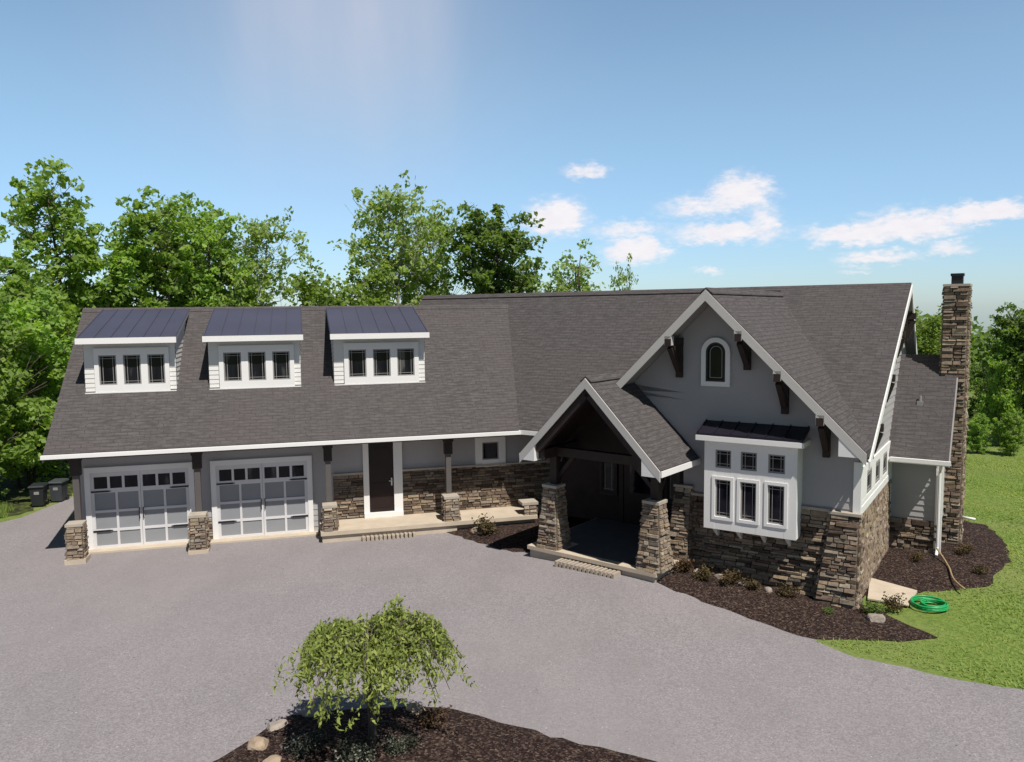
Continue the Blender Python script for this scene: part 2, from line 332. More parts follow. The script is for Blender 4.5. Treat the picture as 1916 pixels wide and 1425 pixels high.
def siding(mb, P, poly, lap=0.17, mi=0, proud=0.016):
    zs = [p[1] for p in poly]; z = math.floor(min(zs) / lap) * lap
    while z < max(zs):
        c = clip(clip(poly, lambda p: p[1] - z), lambda p: z + lap - p[1])
        if len(c) >= 3:
            off = lambda q: 0.002 + proud * (1 - (q[1] - z) / lap)
            mb.poly([P(q[0], q[1], off(q)) for q in c], mi)
            lo = min(q[1] for q in c); lows = sorted(q[0] for q in c if abs(q[1] - lo) < 1e-6)
            if len(lows) >= 2: mb.poly([P(lows[0], lo, off((0, lo))), P(lows[-1], lo, off((0, lo))), P(lows[-1], lo, -0.01), P(lows[0], lo, -0.01)], mi)
        z += lap
def stones(mb, P, z0, z1, al, ar, off=lambda z: 0.0, hmin=0.05, hmax=0.11, wmin=0.14, wmax=0.45, mi=0, mback=1, top=None, rough=0.03, tone=(0.0, 1.0)):
    """Ledgestone courses between left edge al(z) and right edge ar(z); top(a) may cut the wall off."""
    mb.poly([P(al(z0), z0, off(z0)), P(ar(z0), z0, off(z0)), P(ar(z1), z1, off(z1)), P(al(z1), z1, off(z1))], mback)
    z = z0
    while z < z1 - 0.02:
        h = min(random.uniform(hmin, hmax), z1 - z)
        if z1 - z - h < 0.05: h = z1 - z
        a, e = al(z + h / 2), ar(z + h / 2)
        while a < e - 0.01:
            w = random.uniform(wmin, wmax)
            if e - a - w < wmin * 0.7: w = e - a
            g = 0.006; b0, b1 = a + g, a + w - g; y0, y1 = z + g * 0.6, z + h - g * 0.6
            if b1 > b0:
                d = random.uniform(0.018, 0.018 + rough * 1.6); jt = lambda: random.uniform(-.012, .012) * rough / .03; o0, o1 = off(y0), off(y1)
                t1 = random.uniform(0.4, 1.0)
                bk = [P(b0, y0, o0 - .01), P(b1, y0, o0 - .01), P(b1, y1, o1 - .01), P(b0, y1, o1 - .01)]
                ft = [P(b0 + .006, y0 + .004, o0 + d + jt()), P(b1 - .006, y0 + .004, o0 + d + jt()), P(b1 - .006, y1 - .006, o1 + d * t1 + jt()), P(b0 + .006, y1 - .006, o1 + d * t1 + jt())]
                mb.hexa(bk, ft, mi, random.uniform(*tone), skip=('b',))
            a += w
        z += h

# ------------------------------------------------------------------ ground, drive, beds
def sheet(name, mat, outline, zoff, label_kind='structure', step=0.5, mound=0.0, ragged=0.0, extra=(), fall=False):
    pts = []
    for i, p in enumerate(outline):
        q = outline[(i + 1) % len(outline)]; L = math.hypot(q[0] - p[0], q[1] - p[1]); n = max(1, int(L / 0.25)) if L < 60 else 1
        for k in range(n):
            t = k / n; j = ragged if 0 < k or n == 1 else ragged * .5
            pts.append((p[0] + (q[0] - p[0]) * t + random.gauss(0, j), p[1] + (q[1] - p[1]) * t + random.gauss(0, j)))
    nb = len(pts); xs = [p[0] for p in pts]; ys = [p[1] for p in pts]
    bx = [(max(min(xs), -12), min(max(xs), 16)), (max(min(ys), 8), min(max(ys), 30))]
    def inside(x, y):
        c = False; j = nb - 1
        for i in range(nb):
            if (pts[i][1] > y) != (pts[j][1] > y) and x < (pts[j][0] - pts[i][0]) * (y - pts[i][1]) / (pts[j][1] - pts[i][1]) + pts[i][0]: c = not c
            j = i
        return c
    A = np.array(pts)
    inner = []
    x = bx[0][0] + step / 2
    while x < bx[0][1]:
        y = bx[1][0] + step / 2
        while y < bx[1][1]:
            if inside(x, y) and np.min(np.hypot(A[:, 0] - x, A[:, 1] - y)) > step * 0.4: inner.append((x + random.uniform(-.1, .1) * step, y + random.uniform(-.1, .1) * step))
            y += step
        x += step
    inner += list(extra)
    vs = [Vector(p) for p in pts + inner]
    r = delaunay_2d_cdt(vs, [(i, (i + 1) % nb) for i in range(nb)], [list(range(nb))], 1, 1e-6)
    mb = MB()
    def hgt(x, y):
        d = float(np.min(np.hypot(A[:, 0] - x, A[:, 1] - y))) if mound else 0
        return gz(x, y) + zoff + mound * (1 - math.exp(-d / 0.35)) - (FALL(x, y) if fall else 0)
    co = [Vector((v.x, v.y, hgt(v.x, v.y))) for v in r[0]]
    mb.v = co
    for f in r[2]:
        a, b, c = (co[i] for i in f[:3])
        mb.f.append(tuple(f) if (b - a).cross(c - a).z > 0 else tuple(f)[::-1]); mb.m.append(0); mb.r.append(.5)
    o = mb.build(name, mat, smooth=True); o['kind'] = label_kind
    return o
BIG = 900
FALL = lambda x, y: 0.045 * max(0.0, math.hypot(x, y) - 52)       # the hilltop lot falls away beyond the field
gring = [(R * math.cos(2 * math.pi * i / 96), R * math.sin(2 * math.pi * i / 96)) for R in (52, 75, 120, 250, 500) for i in range(96)]
sheet('ground', 'lawn', [(BIG * math.cos(2 * math.pi * i / 96), BIG * math.sin(2 * math.pi * i / 96)) for i in range(96)], -0.012, step=1.0, extra=gring, fall=True)
drive = [(-1.8, 22.8), (-2.4, 23.6), (-11.6, 21.3), (-14.6, 30.0), (-16.0, 29.2), (-15.7, 27.0), (-15.8, 24.6), (-16.6, 23.2), (-19, 21.8), (-26, 20), (-30, 6), (-30, -14), (14, -14), (16, 4),
         (11.2, 11.0), (8.56, 12.66), (7.72, 13.0), (7.06, 13.53), (6.3, 13.99), (5.95, 14.47), (5.82, 14.82), (6.2, 15.6), (4.5, 18.0), (1.5, 21.5)]
sheet('driveway', 'gravel', drive, 0.0, step=0.6, ragged=0.02)
bedB = [(3.15, 17.78), (3.98, 16.75), (4.85, 15.73), (5.41, 15.11), (5.82, 14.79), (6.65, 14.77), (7.47, 14.75), (8.34, 14.9), (8.1, 15.5), (7.9, 16.3), (7.5, 16.9), (5.6, 18.0), (4.2, 19.2)]
sheet('mulch_bed', 'mulch', bedB, 0.004, step=0.22, mound=0.06, ragged=0.03)
bedR = [(7.5, 16.7), (8.2, 17.35), (8.75, 17.35), (9.13, 17.25), (9.88, 17.4), (10.94, 17.54), (11.69, 18.45), (12.51, 19.23), (13.29, 20.57), (13.89, 22.38), (13.4, 23.6), (11.2, 22.4), (9.6, 20.7), (7.3, 16.75)]
sheet('mulch_bed', 'mulch', bedR, 0.004, step=0.25, mound=0.06, ragged=0.04)
bedM = [(-2.6, 22.9), (-1.9, 22.3), (-0.02, 20.3), (0.75, 20.2), (2.2, 21.2), (2.2, 23.2), (1.2, 24.6), (-1.5, 24.0)]
sheet('mulch_bed', 'mulch', bedM, 0.004, step=0.25, mound=0.06, ragged=0.03)
island = [(-4.6, 10.3), (-4.16, 11.05), (-3.98, 11.37), (-3.83, 11.8), (-3.6, 12.02), (-2.82, 12.17), (-1.96, 12.26), (-1.17, 12.21), (-0.55, 11.92), (0.29, 11.48), (1.22, 11.0), (2.01, 10.61), (2.4, 9.6), (1.6, 8.2), (-0.8, 7.4), (-3.4, 8.0), (-4.6, 9.2)]
sheet('mulch_bed', 'mulch', island, 0.004, step=0.2, mound=0.10, ragged=0.03)
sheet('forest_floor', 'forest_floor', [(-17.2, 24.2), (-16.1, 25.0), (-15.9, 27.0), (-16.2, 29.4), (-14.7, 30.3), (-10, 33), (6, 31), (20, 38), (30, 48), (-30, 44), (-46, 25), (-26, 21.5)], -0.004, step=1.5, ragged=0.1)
sb = MB()
cs = [(8.47, 18.12), (9.16, 17.28), (8.54, 16.45), (7.84, 16.86)]
sb.hexa([(x, y, -.05) for x, y in cs[::-1]], [(x, y, .07 + gz(x, y)) for x, y in cs[::-1]])
o = sb.build('path', 'concrete', bevel=0.01); o['kind'] = 'structure'

# ------------------------------------------------------------------ the house
HOUSE = empty('house', FB(-6, 2, 0))
tag(HOUSE, 'long grey craftsman house with dark shingle roof, stone base, three dormers and two garage doors', 'house')
KA = (6.646 - 2.88) / 4.766
zAf = lambda v: 2.88 + (v + 1.0) * KA
zAb = lambda v: 6.646 - (v - 3.766) * KA
TR, ZR, TL, ZL = 5.8, 7.05, 1.55, 2.90             # ridge; set-back eave left of the big gable
KB = (ZR - 3.23) / (TR + 0.41); KL = (ZR - ZL) / (TR - TL)
zBf = lambda t: 3.23 + (t + 0.41) * KB              # front slope right of the gable
zBl = lambda t: ZL + (t - TL) * KL                  # front slope left of the gable
SE = 0.24                                           # rake overhang of the right end
def zB(p): return zBl(inB(p)[1])
RT = 0.17
def roof_part(name, planes, mats=('shingle', 'shingle', 'soffit_paint'), dz=RT):
    mb = MB()
    for pl in planes:
        if len(pl) >= 3: mb.slab([Vector(p) for p in pl], dz, 0, 1, 2)
    return mb.build(name, list(mats), HOUSE)
# garage wing roof, cut where the main roof rises above it
pA = [tuple(FA(u, v, zAf(v))) for u, v in ((-.45, -1.0), (16, -1.0), (16, 3.766), (-.45, 3.766))]
pA = clip(pA, lambda p: p[2] - zB(p))
pAb = [tuple(FA(u, v, zAb(v))) for u, v in ((-.45, 3.766), (17, 3.766), (17, 8.5), (-.45, 8.5))]
pAb = clip(pAb, lambda p: p[2] - zB(p))
garage_roof = roof_part('roof', [pA, pAb])
# main roof
GS, GZ = -3.17, 6.88
zG = lambda s: GZ - abs(s - GS)
pl = []
q = [tuple(FB(a, t, zBf(t))) for a, t in ((GS, -.41), (SE, -.41), (SE, TR), (GS, TR))]
pl.append(clip(q, lambda p: p[2] - (GZ - (inB(p)[0] - GS))))
q = [tuple(FB(a, t, zBl(t))) for a, t in ((-16.8, TL), (GS, TL), (GS, TR), (-16.8, TR))]
q = clip(q, lambda p: p[2] - (GZ + (inB(p)[0] - GS)))
pl.append(clip(clip(q, lambda p: 3.766 - inA(p)[1]), lambda p: p[2] - zAf(inA(p)[1])))
pl.append(clip(clip(q, lambda p: inA(p)[1] - 3.766), lambda p: p[2] - zAb(inA(p)[1])))
TBK = 8.85; KK = 1.2
zBb = lambda t: ZR - (t - TR) * KK
pl.append([tuple(FB(a, t, zBb(t))) for a, t in ((-16.8, TR), (SE, TR), (SE, TBK), (-16.8, TBK))])
main_roof = roof_part('roof', pl)
vt = lambda s: (zG(s) - 3.23) / KB - 0.41
vl = lambda s: (zG(s) - ZL) / KL + TL
gable_roof = roof_part('gable_roof', [
    [FB(GS, -.79, GZ), FB(SE, -.79, zG(SE)), FB(SE, vt(SE), zG(SE)), FB(GS, vt(GS), GZ)],
    [FB(GS, -.79, GZ), FB(-5.75, -.79, zG(-5.75)), FB(-5.75, vl(-5.75), zG(-5.75)), FB(GS, vl(GS), GZ)]])
# ridge caps
mb = MB()
def cap(mb, p, q, w=.16):
    p, q = Vector(p), Vector(q); d = (q - p).normalized(); s = d.cross(Vector((0, 0, 1))).normalized()
    for k in (1, -1):
        mb.slab([p + Vector((0, 0, .028)), q + Vector((0, 0, .028)), q + s * w * k - Vector((0, 0, w * .8 - .028)), p + s * w * k - Vector((0, 0, w * .8 - .028))], .02, 0, 0, 0)
cap(mb, FB(-16.8, TR, ZR), FB(SE, TR, ZR)); cap(mb, FA(-.45, 3.766, 6.646), FA(13.4, 3.766, 6.646)); cap(mb, FB(GS, -.79, GZ), FB(GS, vt(GS), GZ))
mb.build('ridge_cap', 'shingle', main_roof)
# rear wing roof
rw = [FB(.0, 4.0, 2.6), FB(1.40, 4.0, 2.6), FB(1.40, 6.1, 5.12), FB(.0, 6.1, 5.12)]
rwb = [FB(.0, 6.1, 5.12), FB(1.40, 6.1, 5.12), FB(1.40, 8.2, 2.6), FB(.0, 8.2, 2.6)]
rear_roof = roof_part('roof', [rw, rwb], dz=.14)

def fascia(F, pts, w, mat='white_trim', parent=None, th=.035, out=(0, -1), up=.025):
    """Board hanging below a roof edge from point to point, proud of it."""
    mb = MB()
    (u0, v0, z0), (u1, v1, z1) = pts; ox, oy = out
    a = [F(u0 + ox * .004, v0 + oy * .004, z0 - up), F(u1 + ox * .004, v1 + oy * .004, z1 - up), F(u1 + ox * .004, v1 + oy * .004, z1 - w), F(u0 + ox * .004, v0 + oy * .004, z0 - w)]
    b = [F(u0 + ox * th, v0 + oy * th, z0 - up), F(u1 + ox * th, v1 + oy * th, z1 - up), F(u1 + ox * th, v1 + oy * th, z1 - w), F(u0 + ox * th, v0 + oy * th, z0 - w)]
    mb.hexa(a, b)
    return mb.build('fascia', mat, parent or HOUSE, bevel=.004)
fascia(FA, ((-.49, -1.0, 2.88), (12.3, -1.0, 2.88)), .135, parent=garage_roof)
g = MB(); g.box(FA, (-.47, 12.3), (-1.16, -1.037), (2.765, 2.86)); g.build('gutter', 'white_trim', garage_roof, bevel=.02)
fascia(FA, ((-.45, -1.0, 2.88), (-.45, 3.766, 6.646)), .22, 'soffit_paint', garage_roof, th=.02, out=(-1, 0), up=.07); fascia(FA, ((-.45, 3.766, 6.646), (-.45, 8.5, zAb(8.5))), .22, 'soffit_paint', garage_roof, th=.02, out=(-1, 0), up=.07)
fascia(FB, ((SE, -.41, 3.23), (SE, TR, ZR)), .21, parent=main_roof, out=(1, 0)); fascia(FB, ((SE, TR, ZR), (SE, TBK, zBb(TBK))), .26, parent=main_roof, out=(1, 0))
fascia(FB, ((-9.7, TL, ZL), (-5.5, TL, ZL)), .15, parent=main_roof)
fascia(FB, ((GS, -.79, GZ), (SE + .02, -.79, zG(SE + .02))), .27, 'rake_trim', gable_roof); fascia(FB, ((GS, -.79, GZ), (-5.6, -.79, zG(-5.6))), .27, 'rake_trim', gable_roof)
fascia(FB, ((.0, 4.0, 2.6), (1.42, 4.0, 2.6)), .15, parent=rear_roof); fascia(FB, ((1.40, 4.0, 2.6), (1.40, 6.1, 5.12)), .18, 'soffit_paint', rear_roof, out=(1, 0))
g = MB(); g.box(FB, (.1, 1.46), (3.87, 3.963), (2.49, 2.59)); g.build('gutter', 'white_trim', rear_roof, bevel=.02)
# soffits
mb = MB(); mb.box(FA, (-.4, 12.3), (-.97, .02), (2.735, 2.755)); mb.build('soffit', 'soffit_paint', garage_roof)
# boxed eave return at the foot of the big gable's right rake
mb = MB(); e0 = zG(SE)
for v0, v1 in ((-.815, -.44),):
    mb.hexa([FB(-.28, v0, e0 - .14), FB(SE - .01, v0, e0 - .14), FB(SE - .01, v1, e0 - .14), FB(-.28, v1, e0 - .14)], [FB(-.28, v0, e0 + .40), FB(SE - .01, v0, e0 - .08), FB(SE - .01, v1, e0 - .08), FB(-.28, v1, e0 + .40)])
mb.build('eave_return', 'white_trim', gable_roof, bevel=.006)

# --- walls: garage wing
PA = Plane(FA, 'v', 0.0); mb = MB()
siding(mb, PA, [(0, 0), (16, 0), (16, 2.73), (0, 2.73)]); mb.build('wall', 'siding', HOUSE)
mb = MB(); siding(mb, Plane(FA, 'u', 0.0), [(0, 0), (7.5, 0), (7.5, zAf(-1) - .1 + .8 * KA), (3.766, 6.45), (0, 3.4)]); mb.build('wall', 'siding', HOUSE)
mb = MB(); mb.poly([FA(0, 7.5, 0), FA(14, 7.5, 0), FA(14, 7.5, 3.4), FA(0, 7.5, 3.4)][::-1]); mb.build('wall', 'siding', HOUSE)
# stone wainscot pieces of the garage front
st = lambda a0, a1: (lambda z: a0, lambda z: a1)
mb = MB()
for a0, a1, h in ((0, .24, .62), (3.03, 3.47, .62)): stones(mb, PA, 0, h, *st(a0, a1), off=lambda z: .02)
stones(mb, PA, .3, 1.65, *st(6.85, 7.72), off=lambda z: .02, tone=(0, .75)); stones(mb, PA, .3, 1.66, *st(8.88, 15.5), off=lambda z: .02, tone=(0, .75))  # darker stones along the walk put the eave shade into the colour
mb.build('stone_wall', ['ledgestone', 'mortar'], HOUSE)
mb = MB(); mb.box(FA, (6.85, 7.72), (-.10, -.0), (1.65, 1.71)); mb.box(FA, (8.88, 15.5), (-.10, -.0), (1.66, 1.72)); mb.build('sill_course', 'cap_stone', HOUSE, bevel=.008)

def boxes(name, F, lst, mat, parent, bevel=.004):
    mb = MB()
    for u, v, z in lst: mb.box(F, u, v, z)
    return mb.build(name, mat, parent, bevel=bevel)
def garage_door(u0):
    w, h, t = 2.783, 2.3, .14
    fr = boxes('garage_door', FA, [((u0, u0 + t), (-.09, 0), (0, h)), ((u0 + w - t, u0 + w), (-.09, 0), (0, h)), ((u0 + t, u0 + w - t), (-.092, 0), (h - t, h))], 'white_trim', HOUSE, .006)
    a, b = u0 + t, u0 + w - t; mid = (a + b) / 2; top = h - t
    p = MB(); p.box(FA, (a, b), (-.035, 0), (.03, top)); p.build('door_panel', 'door_panel', fr)
    rails = [((a, a + .085), (-.06, -.036), (.03, top)), ((b - .085, b), (-.06, -.036), (.03, top)), ((mid - .06, mid - .004), (-.06, -.036), (.03, top)), ((mid + .004, mid + .06), (-.06, -.036), (.03, top))]
    zz = [(.03, .11), (.50, .57), (1.03, 1.10), (1.58, 1.70), (top - .13, top)]
    for s0, s1 in ((a + .085, mid - .06), (mid + .06, b - .085)):
        for z in zz: rails.append(((s0, s1), (-.0585, -.036), z))
        c = (s0 + s1) / 2
        for (z0, z1) in ((.11, .50), (.57, 1.03), (1.10, 1.58)): rails.append(((c - .03, c + .03), (-.057, -.036), (z0, z1)))
        for k in (1, 2):
            x = s0 + (s1 - s0) * k / 3; rails.append(((x - .032, x + .032), (-.057, -.036), (1.70, top - .13)))
    boxes('door_rail', FA, rails, 'door_rail', fr, .003)
    for s0, s1 in ((a + .085, mid - .06), (mid + .06, b - .085)):
        for k in range(3):
            x0_, x1_ = s0 + (s1 - s0) * k / 3 + .012, s0 + (s1 - s0) * (k + 1) / 3 - .012
            boxes('window_pane', FA, [((x0_, x1_), (-.045, -.0362), (1.70, top - .13))], 'window_glass', fr, 0)
    for z in (.50, 1.60):
        for s0, d in ((a + .01, 1), (b - .01, -1)):
            e = s0 + d * .42; mb = MB(); mb.box(FA, (min(s0, e), max(s0, e)), (-.075, -.0605), (z, z + .045)); tp = e + d * .08
            mb.hexa([FA(e, -.075, z), FA(e, -.0605, z), FA(e, -.0605, z + .045), FA(e, -.075, z + .045)], [FA(tp, -.07, z + .018), FA(tp, -.0605, z + .018), FA(tp, -.0605, z + .027), FA(tp, -.07, z + .027)])
            mb.build('hinge', 'black_metal', fr)
    for d in (-1, 1):
        c = mid + d * .05; mb = MB(); mb.tube([FA(c, -.062, .82), FA(c, -.11, .85), FA(c, -.11, 1.08), FA(c, -.062, 1.11)], .014, 6); mb.build('handle', 'black_metal', fr)
garage_door(.243); garage_door(3.466)
boxes('apron', FA, [((.1, 3.1), (-.42, -.02), (-.05, .045)), ((3.42, 6.36), (-.42, -.02), (-.05, .045))], 'concrete', HOUSE, .01)

# --- porch walk along the garage wing
wf = boxes('porch_floor', FA, [((6.42, 12.75), (-1.30, .0), (.21, .32))], 'concrete', HOUSE, .012)
boxes('riser', FA, [((6.46, 10.3), (-1.235, -.1), (-.02, .21)), ((10.3, 12.7), (-1.12, -.1), (-.02, .21))], 'concrete', wf, .01)
def paver_step(F, a0, a1, t0, t1, z0, z1, n, parent):
    mb = MB()
    for i in range(n):
        x0_ = a0 + (a1 - a0) * i / n; x1_ = a0 + (a1 - a0) * (i + .6) / n
        j = random.uniform(-.012, .012); mb.box(F, (x0_, x1_), (t0 + j, t1), (z0, z1 + random.uniform(-.006, .006)))
    return mb.build('paver_step', 'brick_paver', parent, bevel=.008)
paver_step(FA, 7.55, 9.1, -1.46, -1.24, -.01, .115, 13, wf)
def pier(F, u0, u1, v0, v1, z0, z1, taper=0.0, cap=.05, plinth=0.0, vis=('f', 'r', 'l')):
    core = MB(); tp = taper; TN = (.3, 1.0); H = z1 - z0
    k = lambda z: tp * (z - z0) / H
    P1 = Plane(F, 'v', v0); stones(core, P1, z0, z1, lambda z: u0 + k(z), lambda z: u1 - k(z), off=lambda z: -k(z), wmin=.10, wmax=.34, hmin=.05, hmax=.10, tone=TN)
    for c, sg, nm in ((u1, 1, 'r'), (u0, -1, 'l')):
        stones(core, Plane(F, 'u', c, sg), z0, z1, lambda z: v0 + k(z), lambda z: v1 - k(z), off=lambda z: -k(z), wmin=.10, wmax=.34, hmin=.05, hmax=.10, tone=TN)
    core.poly([F(u0, v1, z0), F(u0 + tp, v1 - tp, z1), F(u1 - tp, v1 - tp, z1), F(u1, v1, z0)], 1)
    o = core.build('stone_pier', ['ledgestone', 'mortar'], HOUSE)
    boxes('cap', F, [((u0 + tp - cap, u1 - tp + cap), (v0 + tp - cap, v1 - tp + cap), (z1, z1 + .07))], 'cap_stone', o, .01)
    if plinth: boxes('plinth', F, [((u0 - .05, u1 + .05), (v0 - .06, v1 + .03), (z0 - plinth, z0))], 'concrete', o, .012)
    return o
def post(F, u, v, z0, z1, corbel=.5):
    p = MB(); p.box(F, (u - .075, u + .075), (v - .075, v + .075), (z0, z1)); o = p.build('post', 'post_paint', HOUSE, bevel=.008)
    c = MB(); c.box(F, (u - .115, u + .115), (v - .13, v + .115), (z1 - corbel, z1 - .002)); c.box(F, (u - .14, u + .14), (v - .16, v + .13), (z1 - .12, z1 - .003)); c.build('bracket', 'dark_timber', o, bevel=.01)
for (u0, u1, z0, pl_) in ((.02, .42, .13, .13), (3.0, 3.42, .10, .10), (6.5, 6.88, .32, 0), (9.95, 10.38, .32, 0)):
    pier(FA, u0, u1, -1.22, -.82, z0, .98, 0.02, .03, pl_); post(FA, (u0 + u1) / 2, -.72, 0.3, 2.735)
mb = MB(); stones(mb, Plane(FA, 'v', -1.18), .32, .62, *st(12.35, 12.75), hmax=.12, wmax=.25); stones(mb, Plane(FA, 'u', 12.75, 1), .32, .62, *st(-1.18, -.8), hmax=.12, wmax=.25)
o = mb.build('stone_pier', ['ledgestone', 'mortar'], HOUSE); boxes('cap', FA, [((12.3, 12.8), (-1.23, -.75), (.62, .70))], 'cap_stone', o, .01)

# --- walk door and small window of the garage wing
dr = boxes('door', FA, [((7.885, 8.62), (-.045, 0), (.47, 2.55))], 'door_stain', HOUSE, .004)
boxes('frame', FA, [((7.72, 7.885), (-.10, 0), (.32, 2.6)), ((8.62, 8.88), (-.10, 0), (.32, 2.6)), ((7.72, 8.88), (-.16, .0), (.322, .465))], 'white_trim', dr, .006)
boxes('panel', FA, [((7.97, 8.535), (-.056, -.046), (.6, 1.35)), ((7.97, 8.535), (-.056, -.046), (1.5, 2.4))], 'door_stain', dr, .008)
mb = MB(); mb.box(FA, (8.535, 8.575), (-.06, -.046), (1.25, 1.48)); mb.tube([FA(8.555, -.06, 1.4), FA(8.555, -.1, 1.4), FA(8.47, -.1, 1.4)], .013, 8); mb.build('handle', 'silver_metal', dr)

def window(P, a0, a1, z0, z1, trim, parent=None, name='window', prairie=True, depth=.07, rim='grey_trim', trim_mat='white_trim', arch=False):
    """A trimmed window; P(a, z, off). Outer size of the pane opening is a0..a1, z0..z1."""
    mb = MB()
    def bx(m, a, z, o, mi=0):
        m.hexa([P(a[0], z[0], o[0]), P(a[1], z[0], o[0]), P(a[1], z[1], o[0]), P(a[0], z[1], o[0])], [P(a[0], z[0], o[1]), P(a[1], z[0], o[1]), P(a[1], z[1], o[1]), P(a[0], z[1], o[1])], mi)
    if trim:
        bx(mb, (a0 - trim, a0), (z0 - trim, z1 + trim), (0, depth)); bx(mb, (a1, a1 + trim), (z0 - trim, z1 + trim), (0, depth))
        bx(mb, (a0, a1), (z0 - trim, z0), (0, depth + .012)); bx(mb, (a0, a1), (z1, z1 + trim), (0, depth + .002))
    s = .035
    bx(mb, (a0, a0 + s), (z0, z1), (0, depth - .02), 1); bx(mb, (a1 - s, a1), (z0, z1), (0, depth - .02), 1); bx(mb, (a0 + s, a1 - s), (z0, z0 + s), (0, depth - .021), 1); bx(mb, (a0 + s, a1 - s), (z1 - s, z1), (0, depth - .021), 1)
    if prairie:
        i = .095; t = .007
        for a in (a0 + i, a1 - i): bx(mb, (a - t, a + t), (z0 + s, z1 - s), (.024, depth - .035), 2)
        for z in (z0 + i, z1 - i): bx(mb, (a0 + s, a1 - s), (z - t, z + t), (.024, depth - .036), 2)
    o = mb.build(name, [trim_mat, rim, 'grey_trim'], parent or HOUSE, bevel=.003)
    g = MB(); bx(g, (a0 + s * .5, a1 - s * .5), (z0 + s * .5, z1 - s * .5), (0.002, .022)); g.build('pane', 'window_glass', o)
    return o
window(PA, 11.36, 11.88, 1.86, 2.40, .22, prairie=False)

# --- dormers
def dormer(u0, u1):
    v0 = .82; zb = zAf(v0) - .06; ze = 5.80; kd = (6.62 - 5.80) / (3.74 - .42); zr = lambda v: ze + (v - .42) * kd
    mb = MB(); P = Plane(FA, 'v', v0); siding(mb, P, [(u0, zb), (u1, zb), (u1, zr(v0) - .1), (u0, zr(v0) - .1)], .13, 0, .014)
    for c, sg in ((u0, -1), (u1, 1)):
        vm = 3.7; siding(mb, Plane(FA, 'u', c, sg), [(v0, zb), (v0, zr(v0) - .09), (vm, zr(vm) - .09), (vm, zAf(vm) - .06)], .13, 0, .014)
    d = mb.build('dormer', 'dormer_siding', HOUSE)
    r = MB(); r.slab([FA(u0 - .09, .42, ze), FA(u1 + .09, .42, ze), FA(u1 + .09, 3.76, zr(3.76)), FA(u0 - .09, 3.76, zr(3.76))], .1, 0, 1, 1)
    n = 6
    for i in range(n + 1):
        u = u0 - .07 + (u1 - u0 + .14) * i / n
        r.hexa([FA(u - .014, .42, ze), FA(u + .014, .42, ze), FA(u + .014, 3.74, zr(3.74)), FA(u - .014, 3.74, zr(3.74))], [FA(u - .009, .42, ze + .022), FA(u + .009, .42, ze + .022), FA(u + .009, 3.74, zr(3.74) + .022), FA(u - .009, 3.74, zr(3.74) + .022)])
    r.build('roof', ['roof_metal', 'soffit_paint'], d)
    f = MB(); f.box(FA, (u0 - .10, u1 + .10), (.385, .418), (ze - .15, ze + .012)); f.build('fascia', 'white_trim', d, bevel=.004)
    # trim panel with three openings
    w = u1 - u0; a = u0 + w * .11; b = u1 - w * .07; z0, z1 = zb + .02, zb + 1.26; pw = w * .19; gap = (b - a - 3 * pw) / 3.3
    for k in range(3):
        x = a + gap * .65 + k * (pw + gap); window(P, x, x + pw, z0 + .20, z0 + 1.04, 0, d)
    xs = [a + gap * .65 + k * (pw + gap) for k in range(3)]
    lst = [((a, xs[0]), (v0 - .075, v0 - .0), (z0, z1)), ((xs[2] + pw, b), (v0 - .075, v0), (z0, z1))]
    for k in range(2): lst.append(((xs[k] + pw, xs[k + 1]), (v0 - .075, v0), (z0, z1)))
    for k in range(3): lst += [((xs[k], xs[k] + pw), (v0 - .073, v0), (z0, z0 + .20)), ((xs[k], xs[k] + pw), (v0 - .073, v0), (z0 + 1.04, z1))]
    lst.append(((u0 + .0, u1), (v0 - .085, v0), (zb - .06, zb + .018)))
    boxes('trim', FA, lst, 'white_trim', d, .003)
dormer(.2, 2.57); dormer(3.46, 6.03); dormer(7.0, 9.76)

# --- main house walls
PB = Plane(FB, 'v', 0.0)
mb = MB(); siding(mb, PB, [(-3.95, 1.9), (0, 1.9), (0, zG(0) - .18), (GS, GZ - .18), (-3.95, zG(-3.95) - .18)])
siding(mb, PB, [(-5.55, 4.72), (-3.95, 3.1), (-3.95, zG(-3.95) - .18), (-5.55, zG(-5.55) - .18)]); mb.build('wall', 'siding', HOUSE)
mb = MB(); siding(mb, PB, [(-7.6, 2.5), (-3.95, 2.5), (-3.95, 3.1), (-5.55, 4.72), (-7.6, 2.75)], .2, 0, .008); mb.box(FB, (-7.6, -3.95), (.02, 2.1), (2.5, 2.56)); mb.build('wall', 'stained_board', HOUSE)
mb = MB(); stones(mb, PB, -.12, 1.95, *st(-3.95, 0), off=lambda z: .03 + .06 * max(0, (1.6 - z)) / 1.7, rough=.06, hmin=.05, hmax=.10, wmin=.12, wmax=.45); mb.build('stone_wall', ['ledgestone', 'mortar'], HOUSE)
boxes('sill_course', FB, [((-3.95, -.5), (-.10, 0), (1.95, 2.01))], 'cap_stone', HOUSE, .008)
